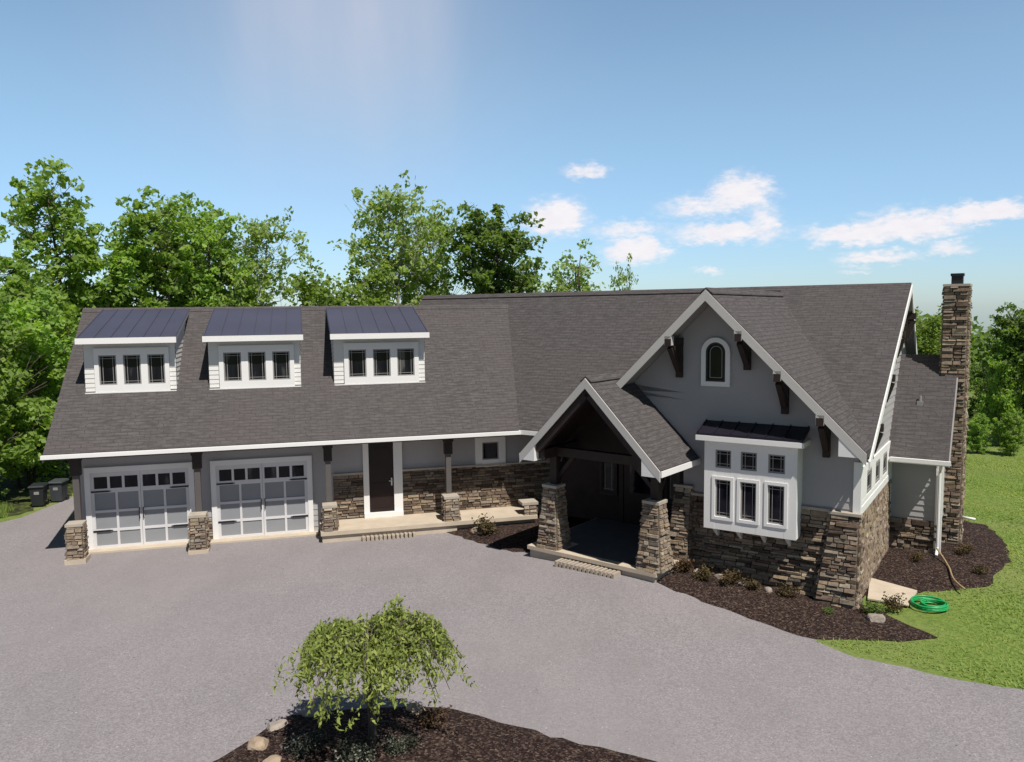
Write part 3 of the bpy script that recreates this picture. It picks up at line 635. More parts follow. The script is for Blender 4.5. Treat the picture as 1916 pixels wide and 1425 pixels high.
# right end wall
PR = Plane(FB, 'u', 0.0, 1)
mb = MB(); siding(mb, PR, [(0, 1.9), (8.4, 1.9), (8.4, zBb(8.4) - .2), (TR, ZR - .2), (0, zBf(0) - .2)]); mb.build('wall', 'siding', HOUSE)
mb = MB(); stones(mb, PR, -.15, 1.93, *st(-.02, 4.62), off=lambda z: .02, hmin=.07, hmax=.13, wmin=.14, wmax=.34, rough=.022, tone=(.55, 1.0)); mb.build('stone_wall', ['ledgestone', 'mortar'], HOUSE)  # only the paler stones here, painting the sun onto this end wall
band = boxes('trim_band', FB, [((0, .06), (.1, 4.6), (1.93, 2.10)), ((0, .05), (.1, 4.6), (2.10, 2.22)), ((0, .05), (.1, 4.6), (2.78, 2.95))], 'white_trim', HOUSE, .006)
for k, a in enumerate((.75, 1.95, 3.1)): window(PR, a, a + .62, 2.26, 2.74, 0)
for a0, a1 in ((.1, .75), (1.37, 1.95), (2.57, 3.1), (3.72, 4.6)): boxes('trim', FB, [((0, .048), (a0, a1), (2.22, 2.78))], 'white_trim', band, .004)
boxes('corner_trim', FB, [((-.1, .055), (-.05, .1), (1.97, 3.1))], 'white_trim', HOUSE, .006); boxes('corner_trim', FB, [((0, .055), (4.5, 4.62), (-.1, 3.2))], 'white_trim', HOUSE, .006)
mb = MB(); mb.poly([FB(-16.3, 8.4, 0), FB(0, 8.4, 0), FB(0, 8.4, 3.7), FB(-16.3, 8.4, 3.7)][::-1]); mb.poly([FB(-16.3, 2.2, 3.2), FB(-16.3, 8.4, 3.2), FB(-16.3, 8.4, 3.7), FB(-16.3, TR, 6.85)]); mb.build('wall', 'siding', HOUSE)
# battered corner buttress (right) and the smaller one at the porch (left)
def buttress(s0b, s1b, s0t, s1t, tb, tt, z0, z1, tr=0.35):
    mb = MB(); f = lambda z: (z - z0) / (z1 - z0)
    stones(mb, Plane(FB, 'v', 0.0), z0, z1, lambda z: s0b + (s0t - s0b) * f(z), lambda z: s1b + (s1t - s1b) * f(z), off=lambda z: tb + (tt - tb) * f(z), wmin=.12, wmax=.42, rough=.035)
    for (b, t, sg) in ((s1b, s1t, 1), (s0b, s0t, -1)):
        stones(mb, Plane(FB, 'u', 0.0, sg), z0, z1, lambda z: -(tb + (tt - tb) * f(z)), lambda z: tr, off=lambda z: sg * (b + (t - b) * f(z)), wmin=.12, wmax=.3, rough=.025)
    o = mb.build('buttress', ['ledgestone', 'mortar'], HOUSE)
    boxes('cap', FB, [((s0t - .05, s1t + .05), (-tt - .07, 0), (z1, z1 + .06))], 'cap_stone', o, .01)
    return o
bt = buttress(-.78, .06, -.52, .045, .40, .10, -.10, 1.93)
boxes('plinth', FB, [((-.84, .12), (-.48, -.36), (-.2, -.07))], 'concrete', bt, .01)
buttress(-4.30, -3.72, -4.1, -3.72, .34, .08, .2, 2.12, .3)

# bay window box on the gable front
s0, s1, tw, zb0, zb1 = -3.26, -1.17, -.5, 1.32, 3.42
PW = Plane(FB, 'v', tw)
bay = boxes('bay_window', FB, [((s0, s1), (-.44, 0), (zb0, zb1))], 'white_trim', HOUSE, .004)
w = s1 - s0; xs = [s0 + w * f for f in (.125, .405, .70)]; pw = w * .175
zr_ = [(zb0 + .30, zb0 + 1.18), (zb0 + 1.45, zb0 + 1.87)]
lst = []; edges = [s0] + [e for x in xs for e in (x, x + pw)] + [s1]
for i in range(0, 8, 2): lst.append(((edges[i], edges[i + 1]), (tw, -.441), (zb0, zb1)))
for x in xs: lst += [((x, x + pw), (tw + .002, -.441), z) for z in ((zb0, zr_[0][0]), (zr_[0][1], zr_[1][0]), (zr_[1][1], zb1))]
boxes('frame', FB, lst, 'white_trim', bay, .003)
for x in xs:
    for z in zr_:
        q = window(Plane(FB, 'v', -.441), x, x + pw, z[0], z[1], 0, bay, depth=.05)
    boxes('casing', FB, [((x - .07, x), (tw - .02, tw), (zr_[0][0] - .07, zr_[0][1] + .07)), ((x + pw, x + pw + .07), (tw - .02, tw), (zr_[0][0] - .07, zr_[0][1] + .07)), ((x, x + pw), (tw - .021, tw), (zr_[0][0] - .07, zr_[0][0])), ((x, x + pw), (tw - .021, tw), (zr_[0][1], zr_[0][1] + .07))], 'white_trim', bay, .004)
r = MB(); r.slab([FB(s0 - .14, -.66, zb1 + .16), FB(s1 + .14, -.66, zb1 + .16), FB(s1 + .14, -.02, zb1 + .37), FB(s0 - .14, -.02, zb1 + .37)], .06, 0, 1, 1)
for i in range(7):
    u = s0 - .12 + (w + .24) * i / 6
    r.hexa([FB(u - .012, -.66, zb1 + .16), FB(u + .012, -.66, zb1 + .16), FB(u + .012, -.02, zb1 + .37), FB(u - .012, -.02, zb1 + .37)], [FB(u - .008, -.66, zb1 + .19), FB(u + .008, -.66, zb1 + .19), FB(u + .008, -.02, zb1 + .40), FB(u - .008, -.02, zb1 + .40)])
r.build('roof', ['bay_metal', 'bay_metal'], bay)
boxes('fascia', FB, [((s0 - .15, s1 + .15), (-.69, -.662), (zb1 - .01, zb1 + .105)), ((s1 + .142, s1 + .17), (-.69, -.01), (zb1 - .01, zb1 + .10)), ((s0 - .1, s1 + .1), (-.64, -.5), (zb1 - .02, zb1 + .05))], 'white_trim', bay, .004)
for i in range(4):
    x = s0 + w * (.1 + .265 * i); c = MB(); c.hexa([FB(x - .05, -.42, zb0 - .001), FB(x + .05, -.42, zb0 - .001), FB(x + .05, -.05, zb0 - .001), FB(x - .05, -.05, zb0 - .001)][::-1], [FB(x - .025, -.12, zb0 - .26), FB(x + .025, -.12, zb0 - .26), FB(x + .025, -.05, zb0 - .26), FB(x - .025, -.05, zb0 - .26)][::-1])
    c.build('corbel', 'white_trim', bay, bevel=.004)

# arched window high in the gable
mb = MB(); gl = MB(); lead = MB()
cs_, w2, zb2, zt2 = -3.17, .235, 4.72, 5.66
def archpts(hw, z0, zc, n=14): return [(cs_ - hw, z0), (cs_ + hw, z0)] + [(cs_ + hw * math.cos(math.pi * i / n), zc + hw * math.sin(math.pi * i / n)) for i in range(n + 1)]
def ring(mb, hw0, z00, hw1, z01, zc, o0, o1, mi=0):
    A_, B_ = archpts(hw0, z00, zc), archpts(hw1, z01, zc)
    for i in range(len(A_)):
        j = (i + 1) % len(A_)
        mb.hexa([PB(*A_[i], o0), PB(*A_[j], o0), PB(*B_[j], o0), PB(*B_[i], o0)], [PB(*A_[i], o1), PB(*A_[j], o1), PB(*B_[j], o1), PB(*B_[i], o1)], mi)
zc2 = zt2 - .25
ring(mb, w2 + .11, zb2 - .11, w2, zb2, zc2, 0, .08); ring(mb, w2, zb2, w2 - .04, zb2 + .04, zc2, 0, .06, 1); ring(mb, w2 - .085, zb2 + .085, w2 - .10, zb2 + .10, zc2, .02, .035, 2)
o = mb.build('arched_window', ['white_trim', 'black_metal', 'grey_trim'], HOUSE)
gl.poly([PB(*p, .022) for p in archpts(w2 - .02, zb2 + .02, zc2)]); gl.build('pane', 'window_glass', o)

# timber brackets under the gable rake
def knee(F, a, t0, ztop, L, H, parent, axis='v'):
    G = F if axis == 'v' else (lambda x, y, z: F(y, x, z))
    mb = MB(); w = .075
    mb.box(G, (a - w, a + w), (min(t0, t0 - L), max(t0, t0 - L)), (ztop - .17, ztop))
    mb.box(G, (a - w * .95, a + w * .95), (min(t0, t0 - math.copysign(.14, L)), max(t0, t0 - math.copysign(.14, L))), (ztop - H, ztop - .17))
    p = G(a, t0 - L * .82, ztop - .2); q = G(a, t0 - math.copysign(.12, L), ztop - H * .82); mb.bar(p, q, w * 1.6, .12, 0, (G(a + 1, 0, 0) - G(a, 0, 0)))
    mb.build('knee_brace', 'dark_timber', parent, bevel=.008)
    if axis == 'v': boxes('brace_cap', G, [((a - .085, a + .085), (t0 - L + .005, t0 - L + .16), (ztop - .15, ztop + .06))], 'rake_trim', parent, .005)
for s in (-4.05, -2.42, -1.56, -.66): knee(FB, s, -.01, zG(s) - .26, .82, .95 if s < -3 or s > -2 else .85, gable_roof)
for t in (.9, 2.5, 4.1, 6.3, 7.5): knee(FB, t, .0, (zBf(t) if t < TR else zBb(t)) - .2, -.33, .8, main_roof, 'u')

# --- rear wing and chimney
PC = Plane(FB, 'v', 4.6)
mb = MB(); siding(mb, PC, [(.0, .85), (1.2, .85), (1.2, 2.75), (0, 2.75)], .16, 0, .022); siding(mb, Plane(FB, 'u', 1.2, 1), [(4.6, .85), (7.6, .85), (7.6, 2.9), (6.1, 4.9), (4.6, 2.9)]); mb.build('wall', 'siding', HOUSE)
mb = MB(); stones(mb, PC, -.1, .88, *st(0, 1.2), off=lambda z: .03, rough=.035); mb.build('stone_wall', ['ledgestone', 'mortar'], HOUSE)
boxes('corner_trim', FB, [((1.10, 1.26), (4.52, 4.66), (.0, 2.62))], 'white_trim', HOUSE, .006)
mb = MB(); mb.tube([FB(1.25, 3.95, 2.5), FB(1.22, 4.2, 2.35), FB(1.19, 4.46, 2.2), FB(1.19, 4.46, .25), FB(1.19, 4.25, .08)], .036, 8); mb.build('downspout', 'white_trim', HOUSE)
mb = MB()
cu, cv, cz = (1.03, 1.60), (5.7, 6.6), 6.95
stones(mb, Plane(FB, 'v', cv[0]), -.1, cz, *st(*cu), wmin=.12, wmax=.36, hmin=.055, hmax=.12, tone=(.2, 1.0), rough=.035)
stones(mb, Plane(FB, 'u', cu[1], 1), -.1, cz, *st(*cv), wmin=.12, wmax=.36, hmin=.055, hmax=.12, tone=(.2, 1.0)); stones(mb, Plane(FB, 'u', cu[0], -1), 2.5, cz, *st(*cv), wmin=.12, wmax=.36, hmin=.055, hmax=.12, tone=(.2, 1.0))
mb.poly([FB(cu[0], cv[1], 0), FB(cu[0], cv[1], cz), FB(cu[1], cv[1], cz), FB(cu[1], cv[1], 0)], 1)
ch = mb.build('chimney', ['ledgestone', 'mortar'], HOUSE)
boxes('cap', FB, [((cu[0] - .03, cu[1] + .03), (cv[0] - .04, cv[1] + .03), (cz, cz + .06))], 'cap_stone', ch, .015)
fl = MB(); fl.box(FB, (cu[0] + .15, cu[1] - .15), (cv[0] + .15, cv[0] + .42), (cz + .06, cz + .27)); fl.box(FB, (cu[0] + .13, cu[1] - .13), (cv[0] + .12, cv[0] + .45), (cz + .27, cz + .34)); fl.build('flue', 'black_metal', ch, bevel=.01)
mb = MB(); mb.tube([FB(1.6, 6.0, .75), FB(1.95, 5.9, .75)], .035, 8); mb.build('vent_pipe', 'white_trim', HOUSE, smooth=True)

mb = MB(); zv = 2.6 + 1.1 * 1.2; mb.tube([FB(.62, 5.1, zv - .1), FB(.62, 5.1, zv + .16)], .035, 10); mb.box(FB, (.55, .69), (5.03, 5.16), (zv - .10, zv + .02)); mb.build('roof_vent', 'grey_trim', HOUSE)

# --- entry recess and porch
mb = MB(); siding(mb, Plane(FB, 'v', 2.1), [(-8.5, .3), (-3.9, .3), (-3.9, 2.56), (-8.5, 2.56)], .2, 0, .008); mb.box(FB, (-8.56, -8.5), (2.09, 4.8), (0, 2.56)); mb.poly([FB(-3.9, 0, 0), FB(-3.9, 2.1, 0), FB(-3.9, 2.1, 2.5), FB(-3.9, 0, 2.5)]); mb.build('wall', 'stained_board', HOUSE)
fd = boxes('front_door', FB, [((-6.5, -5.5), (2.0, 2.1), (.37, 2.5))], 'door_stain', HOUSE, .006)
boxes('frame', FB, [((-6.62, -6.5), (1.97, 2.1), (.37, 2.6)), ((-5.5, -5.38), (1.97, 2.1), (.37, 2.6)), ((-6.5, -5.5), (1.97, 2.1), (2.5, 2.6))], 'dark_timber', fd, .006)
boxes('pane', FB, [((-6.3, -5.7), (1.985, 1.999), (1.3, 2.3))], 'window_glass', fd, 0)
mb = MB(); mb.tube([FB(-5.6, 2.0, 1.35), FB(-5.6, 1.93, 1.35), FB(-5.6, 1.93, 1.55), FB(-5.6, 2.0, 1.55)], .015, 8); mb.build('handle', 'silver_metal', fd)
PD = Plane(FB, 'v', 2.1)
window(PD, -7.2, -6.8, 1.2, 2.5, .08, rim='dark_timber', trim_mat='dark_timber'); window(PD, -5.2, -4.8, 1.2, 2.5, .08, rim='dark_timber', trim_mat='dark_timber')
pz, pe, hw, tf = 4.866, 2.884, 1.964, -1.832
kp = (pz - pe) / hw; zp = lambda s: pz - abs(s) * kp
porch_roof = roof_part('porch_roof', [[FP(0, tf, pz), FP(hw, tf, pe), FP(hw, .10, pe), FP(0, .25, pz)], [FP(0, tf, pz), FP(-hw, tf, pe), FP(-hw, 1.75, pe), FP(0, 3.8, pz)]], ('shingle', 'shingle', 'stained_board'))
mb = MB(); cap(mb, FP(0, tf, pz), FP(0, 3.6, pz)); mb.build('ridge_cap', 'shingle', porch_roof)
for sg in (-1, 1):
    fascia(FP, ((0, tf, pz), (sg * hw, tf, pe)), .26, 'rake_trim', porch_roof)
    mb = MB(); mb.bar(FP(0, tf + .12, pz - .36), FP(sg * 1.5, tf + .12, pz - .36 - 1.5 * kp), .16, .20, 0, FP(0, 1, 0) - FP(0, 0, 0)); mb.build('rafter', 'dark_timber', porch_roof, bevel=.008)
    mb = MB(); e = zp(hw); a0, a1 = sg * (hw - .46), sg * (hw - .01)
    q0 = [FP(a0, tf - .03, e - .17), FP(a1, tf - .03, e - .17), FP(a1, tf + .3, e - .17), FP(a0, tf + .3, e - .17)]; q1 = [FP(a0, tf - .03, e + .27), FP(a1, tf - .03, e - .1), FP(a1, tf + .3, e - .1), FP(a0, tf + .3, e + .27)]
    if sg < 0: q0, q1 = q0[::-1], q1[::-1]
    mb.hexa(q0, q1); mb.build('eave_return', 'white_trim', porch_roof, bevel=.006)
fascia(FP, ((hw, tf, pe), (hw, .1, pe)), .16, parent=porch_roof, out=(1, 0)); fascia(FP, ((-hw, tf, pe), (-hw, 1.6, pe)), .16, parent=porch_roof, out=(-1, 0))
boxes('beam', FP, [((-1.52, -1.32), (tf + .15, 1.5), (2.75, 3.0)), ((1.30, 1.50), (tf + .15, .0), (2.75, 3.0)), ((-1.319, 1.299), (-1.15, -.95), (2.76, 2.98))], 'dark_timber', porch_roof, .008)
pf = boxes('porch_floor', FP, [((-2.08, 1.65), (-1.43, .25), (.28, .377)), ((-2.08, .9), (.251, 2.6), (.28, .376))], 'concrete', HOUSE, .012)
boxes('shade_sheet', FP, [((-1.05, 1.0), (-1.2, -.55), (.30, .381)), ((-2.05, .88), (-.549, 2.58), (.30, .381))], 'floor_shade', pf, .004)  # dark sheets over the concrete paint in the shade inside the porch
boxes('riser', FP, [((-2.03, 1.60), (-1.37, .2), (-.02, .279))], 'cap_stone', pf, .01)
paver_step(FP, -1.0, .75, -1.72, -1.38, .02, .245, 15, pf)
pier(FP, -1.80, -1.18, -1.36, -.76, .377, 1.93, .125, .035); pier(FP, 1.10, 1.72, -1.36, -.76, .377, 1.93, .125, .035)
for s, sg in ((-1.49, -1), (1.41, 1)):
    p = MB(); p.box(FP, (s - .1, s + .1), (-1.08, -.88), (1.99, 2.75)); p.bar(FP(s, -.9, 2.1), FP(s - sg * .62, -.98, 2.8), .1, .1); p.bar(FP(s, -.9, 2.1), FP(s, -.35, 2.78), .1, .1)
    p.build('porch_post', 'dark_timber', HOUSE, bevel=.008)

# ------------------------------------------------------------------ plants
def mesh_from(name, V, Fq, rnd, mat):
    me = bpy.data.meshes.new(name); n = len(V); k = len(Fq); w = Fq.shape[1]
    me.vertices.add(n); me.vertices.foreach_set('co', np.asarray(V, np.float32).ravel())
    me.loops.add(k * w); me.loops.foreach_set('vertex_index', Fq.astype(np.int32).ravel())
    me.polygons.add(k); me.polygons.foreach_set('loop_start', np.arange(0, k * w, w, dtype=np.int32))
    at = me.color_attributes.new('rnd', 'FLOAT_COLOR', 'CORNER'); c = np.repeat(np.asarray(rnd, np.float32), w); at.data.foreach_set('color', np.stack([c, c, c, np.ones_like(c)], 1).ravel())
    me.materials.append(MATS[mat]); me.update(calc_edges=True); me.validate(); return me
def leaf_quads(C, size, aspect=1.6, droop=0.0, up=0.35):
    n = len(C); nrm = rng.normal(size=(n, 3)); nrm[:, 2] = np.abs(nrm[:, 2]) + up; nrm /= np.linalg.norm(nrm, axis=1)[:, None]
    a = rng.normal(size=(n, 3)); a[:, 2] -= droop; a -= (a * nrm).sum(1)[:, None] * nrm; a /= np.linalg.norm(a, axis=1)[:, None]
    b = np.cross(nrm, a); s = size * rng.uniform(.6, 1.3, n)[:, None]
    p0 = C - a * s * aspect * .5; p2 = C + a * s * aspect * .5; p1 = C + b * s * .5 - a * s * .1; p3 = C - b * s * .5 - a * s * .1
    V = np.stack([p0, p1, p2, p3], 1).reshape(-1, 3); return V, np.arange(n * 4).reshape(n, 4)
def trunk_mesh(limbs, mat, name):
    mb = MB()
    for pts, rad in limbs: mb.tube(pts, rad, 7)
    return mb, mat
def make_tree(h, crown_r, crown_base, nclump, per, leaf, lmat, bmat, name='tree', clump_r=.75, sparse=0.0, trunks=1, shape=1.0):
    """A tree of height h at the origin: trunk and limbs, then leaf sprigs in clumps at the limb ends."""
    limbs = []; tips = []
    for t in range(trunks):
        ang = rng.uniform(0, 6.28); off = .0 if trunks == 1 else rng.uniform(.2, .5); lean = rng.uniform(.2, .7) if trunks > 1 else rng.uniform(0, .35)
        top = h * rng.uniform(.80, .92); n = 7; r0 = .014 * h * rng.uniform(.8, 1.1) / math.sqrt(trunks)
        P = [(math.cos(ang) * (off + lean * crown_r * .5 * (i / n) ** 1.3) + rng.normal(0, .05) * i * .3, math.sin(ang) * (off + lean * crown_r * .5 * (i / n) ** 1.3) + rng.normal(0, .05) * i * .3, top * i / n - (.15 if i == 0 else 0)) for i in range(n + 1)]
        limbs.append((P, [r0 * (1 - .85 * i / n) + .012 for i in range(n + 1)]))
        nl = max(6, int(nclump / trunks * .45))
        for k in range(nl):
            f = crown_base / h + (0.95 - crown_base / h) * (k + rng.uniform(0, 1)) / nl; f = min(f, .95) * .92
            i = min(int(f * h / top * n), n - 1); fr_ = f * h / top * n - i; b0 = np.array(P[i]) * (1 - fr_) + np.array(P[i + 1]) * fr_
            a2 = rng.uniform(0, 6.28); zrel = (b0[2] - crown_base) / max(.1, h - crown_base)
            rr = crown_r * math.sqrt(max(.08, 1 - abs(2 * zrel - .75) ** 2.2 * .7)) * rng.uniform(.55, 1.0) * shape
            e = b0 + np.array([math.cos(a2) * rr, math.sin(a2) * rr, rr * rng.uniform(.15, .75)]); e[2] = min(e[2], h)
            md = (b0 + e) / 2 + rng.normal(0, .12, 3) + np.array([0, 0, -.1 * rr]); rb = max(.018, r0 * (1 - f) * .55)
            limbs.append(([tuple(b0), tuple(md), tuple(e)], [rb, rb * .6, .012])); tips += [e, md * .35 + e * .65]
            for q in range(2):
                e2 = md + rng.normal(0, .45, 3) * rr * .6 + np.array([0, 0, .2]); limbs.append(([tuple(md), tuple(e2)], [rb * .4, .009])); tips.append(e2)
        tips.append(np.array(P[-1]) + np.array([0, 0, h * .06]))
    tips = np.array(tips); idx = rng.choice(len(tips), nclump, replace=len(tips) < nclump)
    cc = tips[idx] + rng.normal(0, .25, (nclump, 3)); keep = rng.uniform(size=nclump) > sparse; cc = cc[keep]
    rad = clump_r * rng.uniform(.55, 1.25, len(cc)); num = np.maximum(8, (per * rng.uniform(.5, 1.5, len(cc)))).astype(int)
    ci = np.repeat(np.arange(len(cc)), num); d = rng.normal(size=(len(ci), 3)); d /= np.linalg.norm(d, axis=1)[:, None]; d *= (rng.uniform(size=len(ci)) ** .45)[:, None]
    C = cc[ci] + d * rad[ci][:, None] * np.array([1, 1, .72]); C[:, 2] = np.clip(C[:, 2], .1, None)
    tone = rng.uniform(.1, .9, len(cc))
    V, Fq = leaf_quads(C, leaf, 1.5)
    rnd = np.clip(tone[ci] * .6 + rng.uniform(0, .45, len(ci)), 0, 1)
    crown = mesh_from('crown', V, Fq, rnd, lmat)
    root = empty(name, (0, 0, 0)); o = bpy.data.objects.new('crown', crown); COL.objects.link(o); o.parent = root
    mb, mt = trunk_mesh(limbs, bmat, 'trunk'); t = mb.build('trunk', bmat, None, smooth=True); t.parent = root
    return root
def copy_tree(root, name=None):
    r = root.copy(); COL.objects.link(r)
    if name: r.name = name
    for c in root.children:
        d = c.copy(); COL.objects.link(d); d.parent = r
    return r
def place(r, x, y, rz, sc, label, group, cat='tree', sz=None):
    r.location = (x, y, gz(x, y) - .02); r.rotation_euler = (0, 0, rz); r.scale = (sc, sc, sc if sz is None else sz); tag(r, label, cat, group); return r
def darken(r):
    for c in r.children:
        if c.name.startswith('crown'): c.data = c.data.copy(); c.data.materials[0] = MATS['leaf_dark']
    return r
def at(px, D): return (px - 958) / FPX * D

lush = make_tree(12.5, 2.3, 3.0, 250, 36, .19, 'leaf_mid', 'bark', 'leafy_tree', .52, .06)
bushy = make_tree(8.0, 2.1, .4, 230, 44, .17, 'leaf_mid', 'bark', 'bushy_tree', .48, trunks=3)
airy = make_tree(12.5, 2.7, 6.4, 190, 32, .17, 'leaf_pale', 'bark_pale', 'airy_tree', .55, .08, trunks=2)
darkt = make_tree(12.0, 2.4, 5.6, 230, 42, .19, 'leaf_dark', 'bark', 'dark_tree', .55)
thin = make_tree(9.5, 1.4, 3.5, 90, 24, .16, 'leaf_pale', 'bark', 'thin_tree', .5, .1, trunks=2)
low = make_tree(8.6, 2.5, 2.5, 210, 40, .17, 'leaf_bright', 'bark', 'round_tree', .7, trunks=2)
GL = 'trees behind the garage end of the house'; GM = 'trees behind the main roof'; GR = 'trees and bushes at the right edge of the field'
place(lush, at(128, 36), 36, .4, .92, 'tallest leafy green tree, narrow crown rising left of the garage roof', GL, sz=1.08)
place(copy_tree(lush), at(290, 38), 38, 2.1, 1.0, 'broad leafy tree standing behind the leftmost dormer', GL)
place(copy_tree(lush), at(350, 41), 41, 4.0, 1.03, 'leafy tree peaking behind the gap between the left and middle dormers', GL)
place(copy_tree(airy), at(470, 40), 40, 1.0, .84, 'airy tree with see-through lower crown behind the middle dormer', GL, sz=.95)
place(copy_tree(lush), at(222, 37), 37, 2.9, .82, 'leafy tree filling in between the tallest tree and the leftmost dormer', GL)
place(copy_tree(lush), at(405, 39.5), 39.5, .9, .84, 'leafy tree behind the gap left of the middle dormer', GL, sz=.93)
place(copy_tree(lush), at(8, 33), 33, 5.0, .80, 'leafy tree cut by the left edge of the photo', GL)
place(bushy, at(25, 29), 29, 0, .92, 'dense bushy tree leaning over the dark trash bins', GL)
place(copy_tree(bushy), at(95, 32.5), 32.5, 2.3, 1.0, 'dense bushy tree just left of the garage roof edge', GL)
place(copy_tree(bushy), at(-45, 27), 27, 4.1, .9, 'dense bushy tree at the far left beside the verge', GL)
place(copy_tree(bushy), at(190, 37), 37, 3.4, 1.0, 'bushy understory tree behind the left end of the garage ridge', GL)
place(copy_tree(bushy), at(420, 39), 39, 5.2, .95, 'bushy understory tree behind the middle dormer roof', GL)
place(low, at(630, 38), 38, 0, .98, 'low rounded bright green tree behind the rightmost dormer', GM)
place(airy, at(722, 40), 40, .2, .92, 'tall airy pale tree with bare forked trunks behind the rightmost dormer', GM, sz=1.06)
place(copy_tree(airy), at(822, 42), 42, 3.0, .78, 'airy tree between the tall pale tree and the dark round tree', GM, sz=.97)
place(darkt, at(935, 40), 40, 0, 1.0, 'dark green round-crowned tree rising above the main ridge', GM)
place(copy_tree(thin), at(1090, 45), 45, .5, 1.10, 'pale low tree beside the dark tree above the main ridge', GM)
place(copy_tree(thin), at(1050, 46), 46, 2.5, .98, 'short pale tree tucked against the dark round tree', GM)
place(thin, at(1172, 47), 47, 1.5, 1.03, 'thin wispy sapling alone above the main ridge', GM); thin.scale = (.5, .5, 1.03)
place(copy_tree(low), at(1738, 46), 46, 1.9, .72, 'green tree showing between the house and the chimney', GR)
place(copy_tree(darkt), at(1905, 36), 36, 1.0, .55, 'dark leafy tree at the right edge, tallest of the hedge', GR)
place(copy_tree(darkt), at(1985, 35), 35, 2.6, .6, 'dark leafy tree beyond the right edge of the photo', GR)
place(copy_tree(bushy), at(1885, 35.5), 35.5, .3, .42, 'upright light green bush in front of the dark hedge trees', GR, 'bush', .62); 
place(darken(copy_tree(bushy)), at(1850, 41), 41, 3.3, .45, 'dark bush right behind the chimney', GR, 'bush')
place(darken(copy_tree(bushy)), at(1920, 37), 37, 1.3, .62, 'dense bush under the right-edge dark tree', GR, 'bush')
place(copy_tree(bushy), at(1835, 34), 34, 4.3, .22, 'low scrubby bush at the field edge beside the chimney', GR, 'bush')
place(copy_tree(bushy), at(1905, 33.4), 33.4, 2.3, .24, 'low scrubby bush at the field edge, far right', GR, 'bush')

# distant wood on a low rise
def far_wood():
    n = 34000; x = rng.uniform(-95, 95, n); y = 74 + rng.normal(0, 3, n) + .1 * x - .004 * np.maximum(0, np.abs(x) - 40) ** 2; top = 4.2 + 1.0 * np.sin(x * .33) + .6 * np.sin(x * .9 + 1); z = rng.uniform(-.3, 1, n) * top
    V, Fq = leaf_quads(np.stack([x, y, z], 1), .55, 1.3); o = bpy.data.objects.new('far_wood', mesh_from('far_wood', V, Fq, rng.uniform(0, 1, n), 'leaf_dark')); COL.objects.link(o)
    o['kind'] = 'stuff'; o['label'] = 'distant dark green wood on the low rise beyond the field'
far_wood()

# weeping ornamental tree on the island bed
def weeping():
    root = empty('weeping_tree', (-2.12, 10.95, gz(-2.12, 10.95) + .06)); tag(root, 'small weeping tree with an umbrella crown of bright green leaves on the mulch island', 'tree')
    limbs = [([(0, 0, -.1), (.03, 0, .4), (-.02, .02, .9), (.03, 0, 1.35)], [.07, .06, .055, .045])]; C = []; D = []
    strands = 400
    for k in range(strands):
        a = rng.uniform(0, 6.283); R = 1.12 * math.sqrt(rng.uniform(.02, 1.0)) * (1 + .16 * math.sin(3 * a + 1))
        if rng.uniform() < .04: R *= 1.28
        zt = 1.58 + .22 * math.sqrt(max(0, 1 - (R / 1.3) ** 2)) + rng.normal(0, .05) + .10 * math.sin(2 * a + .5)
        drop = rng.uniform(.26, .76) * (.5 + .5 * R)
        tip = np.array([math.cos(a) * R * 1.06, math.sin(a) * R * 1.06, zt - drop]); kn = np.array([math.cos(a) * R * .8, math.sin(a) * R * .8, zt]); tp = np.array([0, 0, 1.30])
        if k % 4 == 0: limbs.append(([tuple(tp), tuple(kn * .55 + tp * .45 + np.array([0, 0, .12])), tuple(kn), tuple(tip)], [.022, .015, .008, .004]))
        m_ = 46
        t = rng.uniform(0, 1, m_); base = np.where(t[:, None] < .35, tp + (kn - tp) * (.35 + t[:, None] / .35 * .65), kn + (tip - kn) * ((t[:, None] - .35) / .65))
        C.append(base + rng.normal(0, .032, (m_, 3)))
    for k in range(9):       # one upright shoot
        C.append(np.array([.42, .25, 1.75 + .05 * k]) + rng.normal(0, .05, (14, 3)))
    for a, R in ((2.95, 1.45), (-.15, 1.55), (.3, 1.4), (3.3, 1.3)):      # long arching stragglers
        for t in np.linspace(.4, 1, 10): C.append(np.array([math.cos(a) * R * t, math.sin(a) * R * t, 1.65 - .75 * max(0, t - .45) ** 1.3 * 1.8]) + rng.normal(0, .045, (9, 3)))
    limbs.append(([(.05, 0, 1.3), (.35, .2, 1.7), (.42, .25, 2.15)], [.02, .012, .005]))
    C = np.concatenate(C); V, Fq = leaf_quads(C, .033, 2.7, 1.8, .1); rn = np.clip(rng.normal(.5, .25, len(C)), 0, 1)
    o = bpy.data.objects.new('crown', mesh_from('crown', V, Fq, rn, 'leaf_weeping')); COL.objects.link(o); o.parent = root
    mb, _ = trunk_mesh(limbs, 'bark', 'trunk'); t = mb.build('trunk', 'bark', None, smooth=True); t.parent = root
weeping()

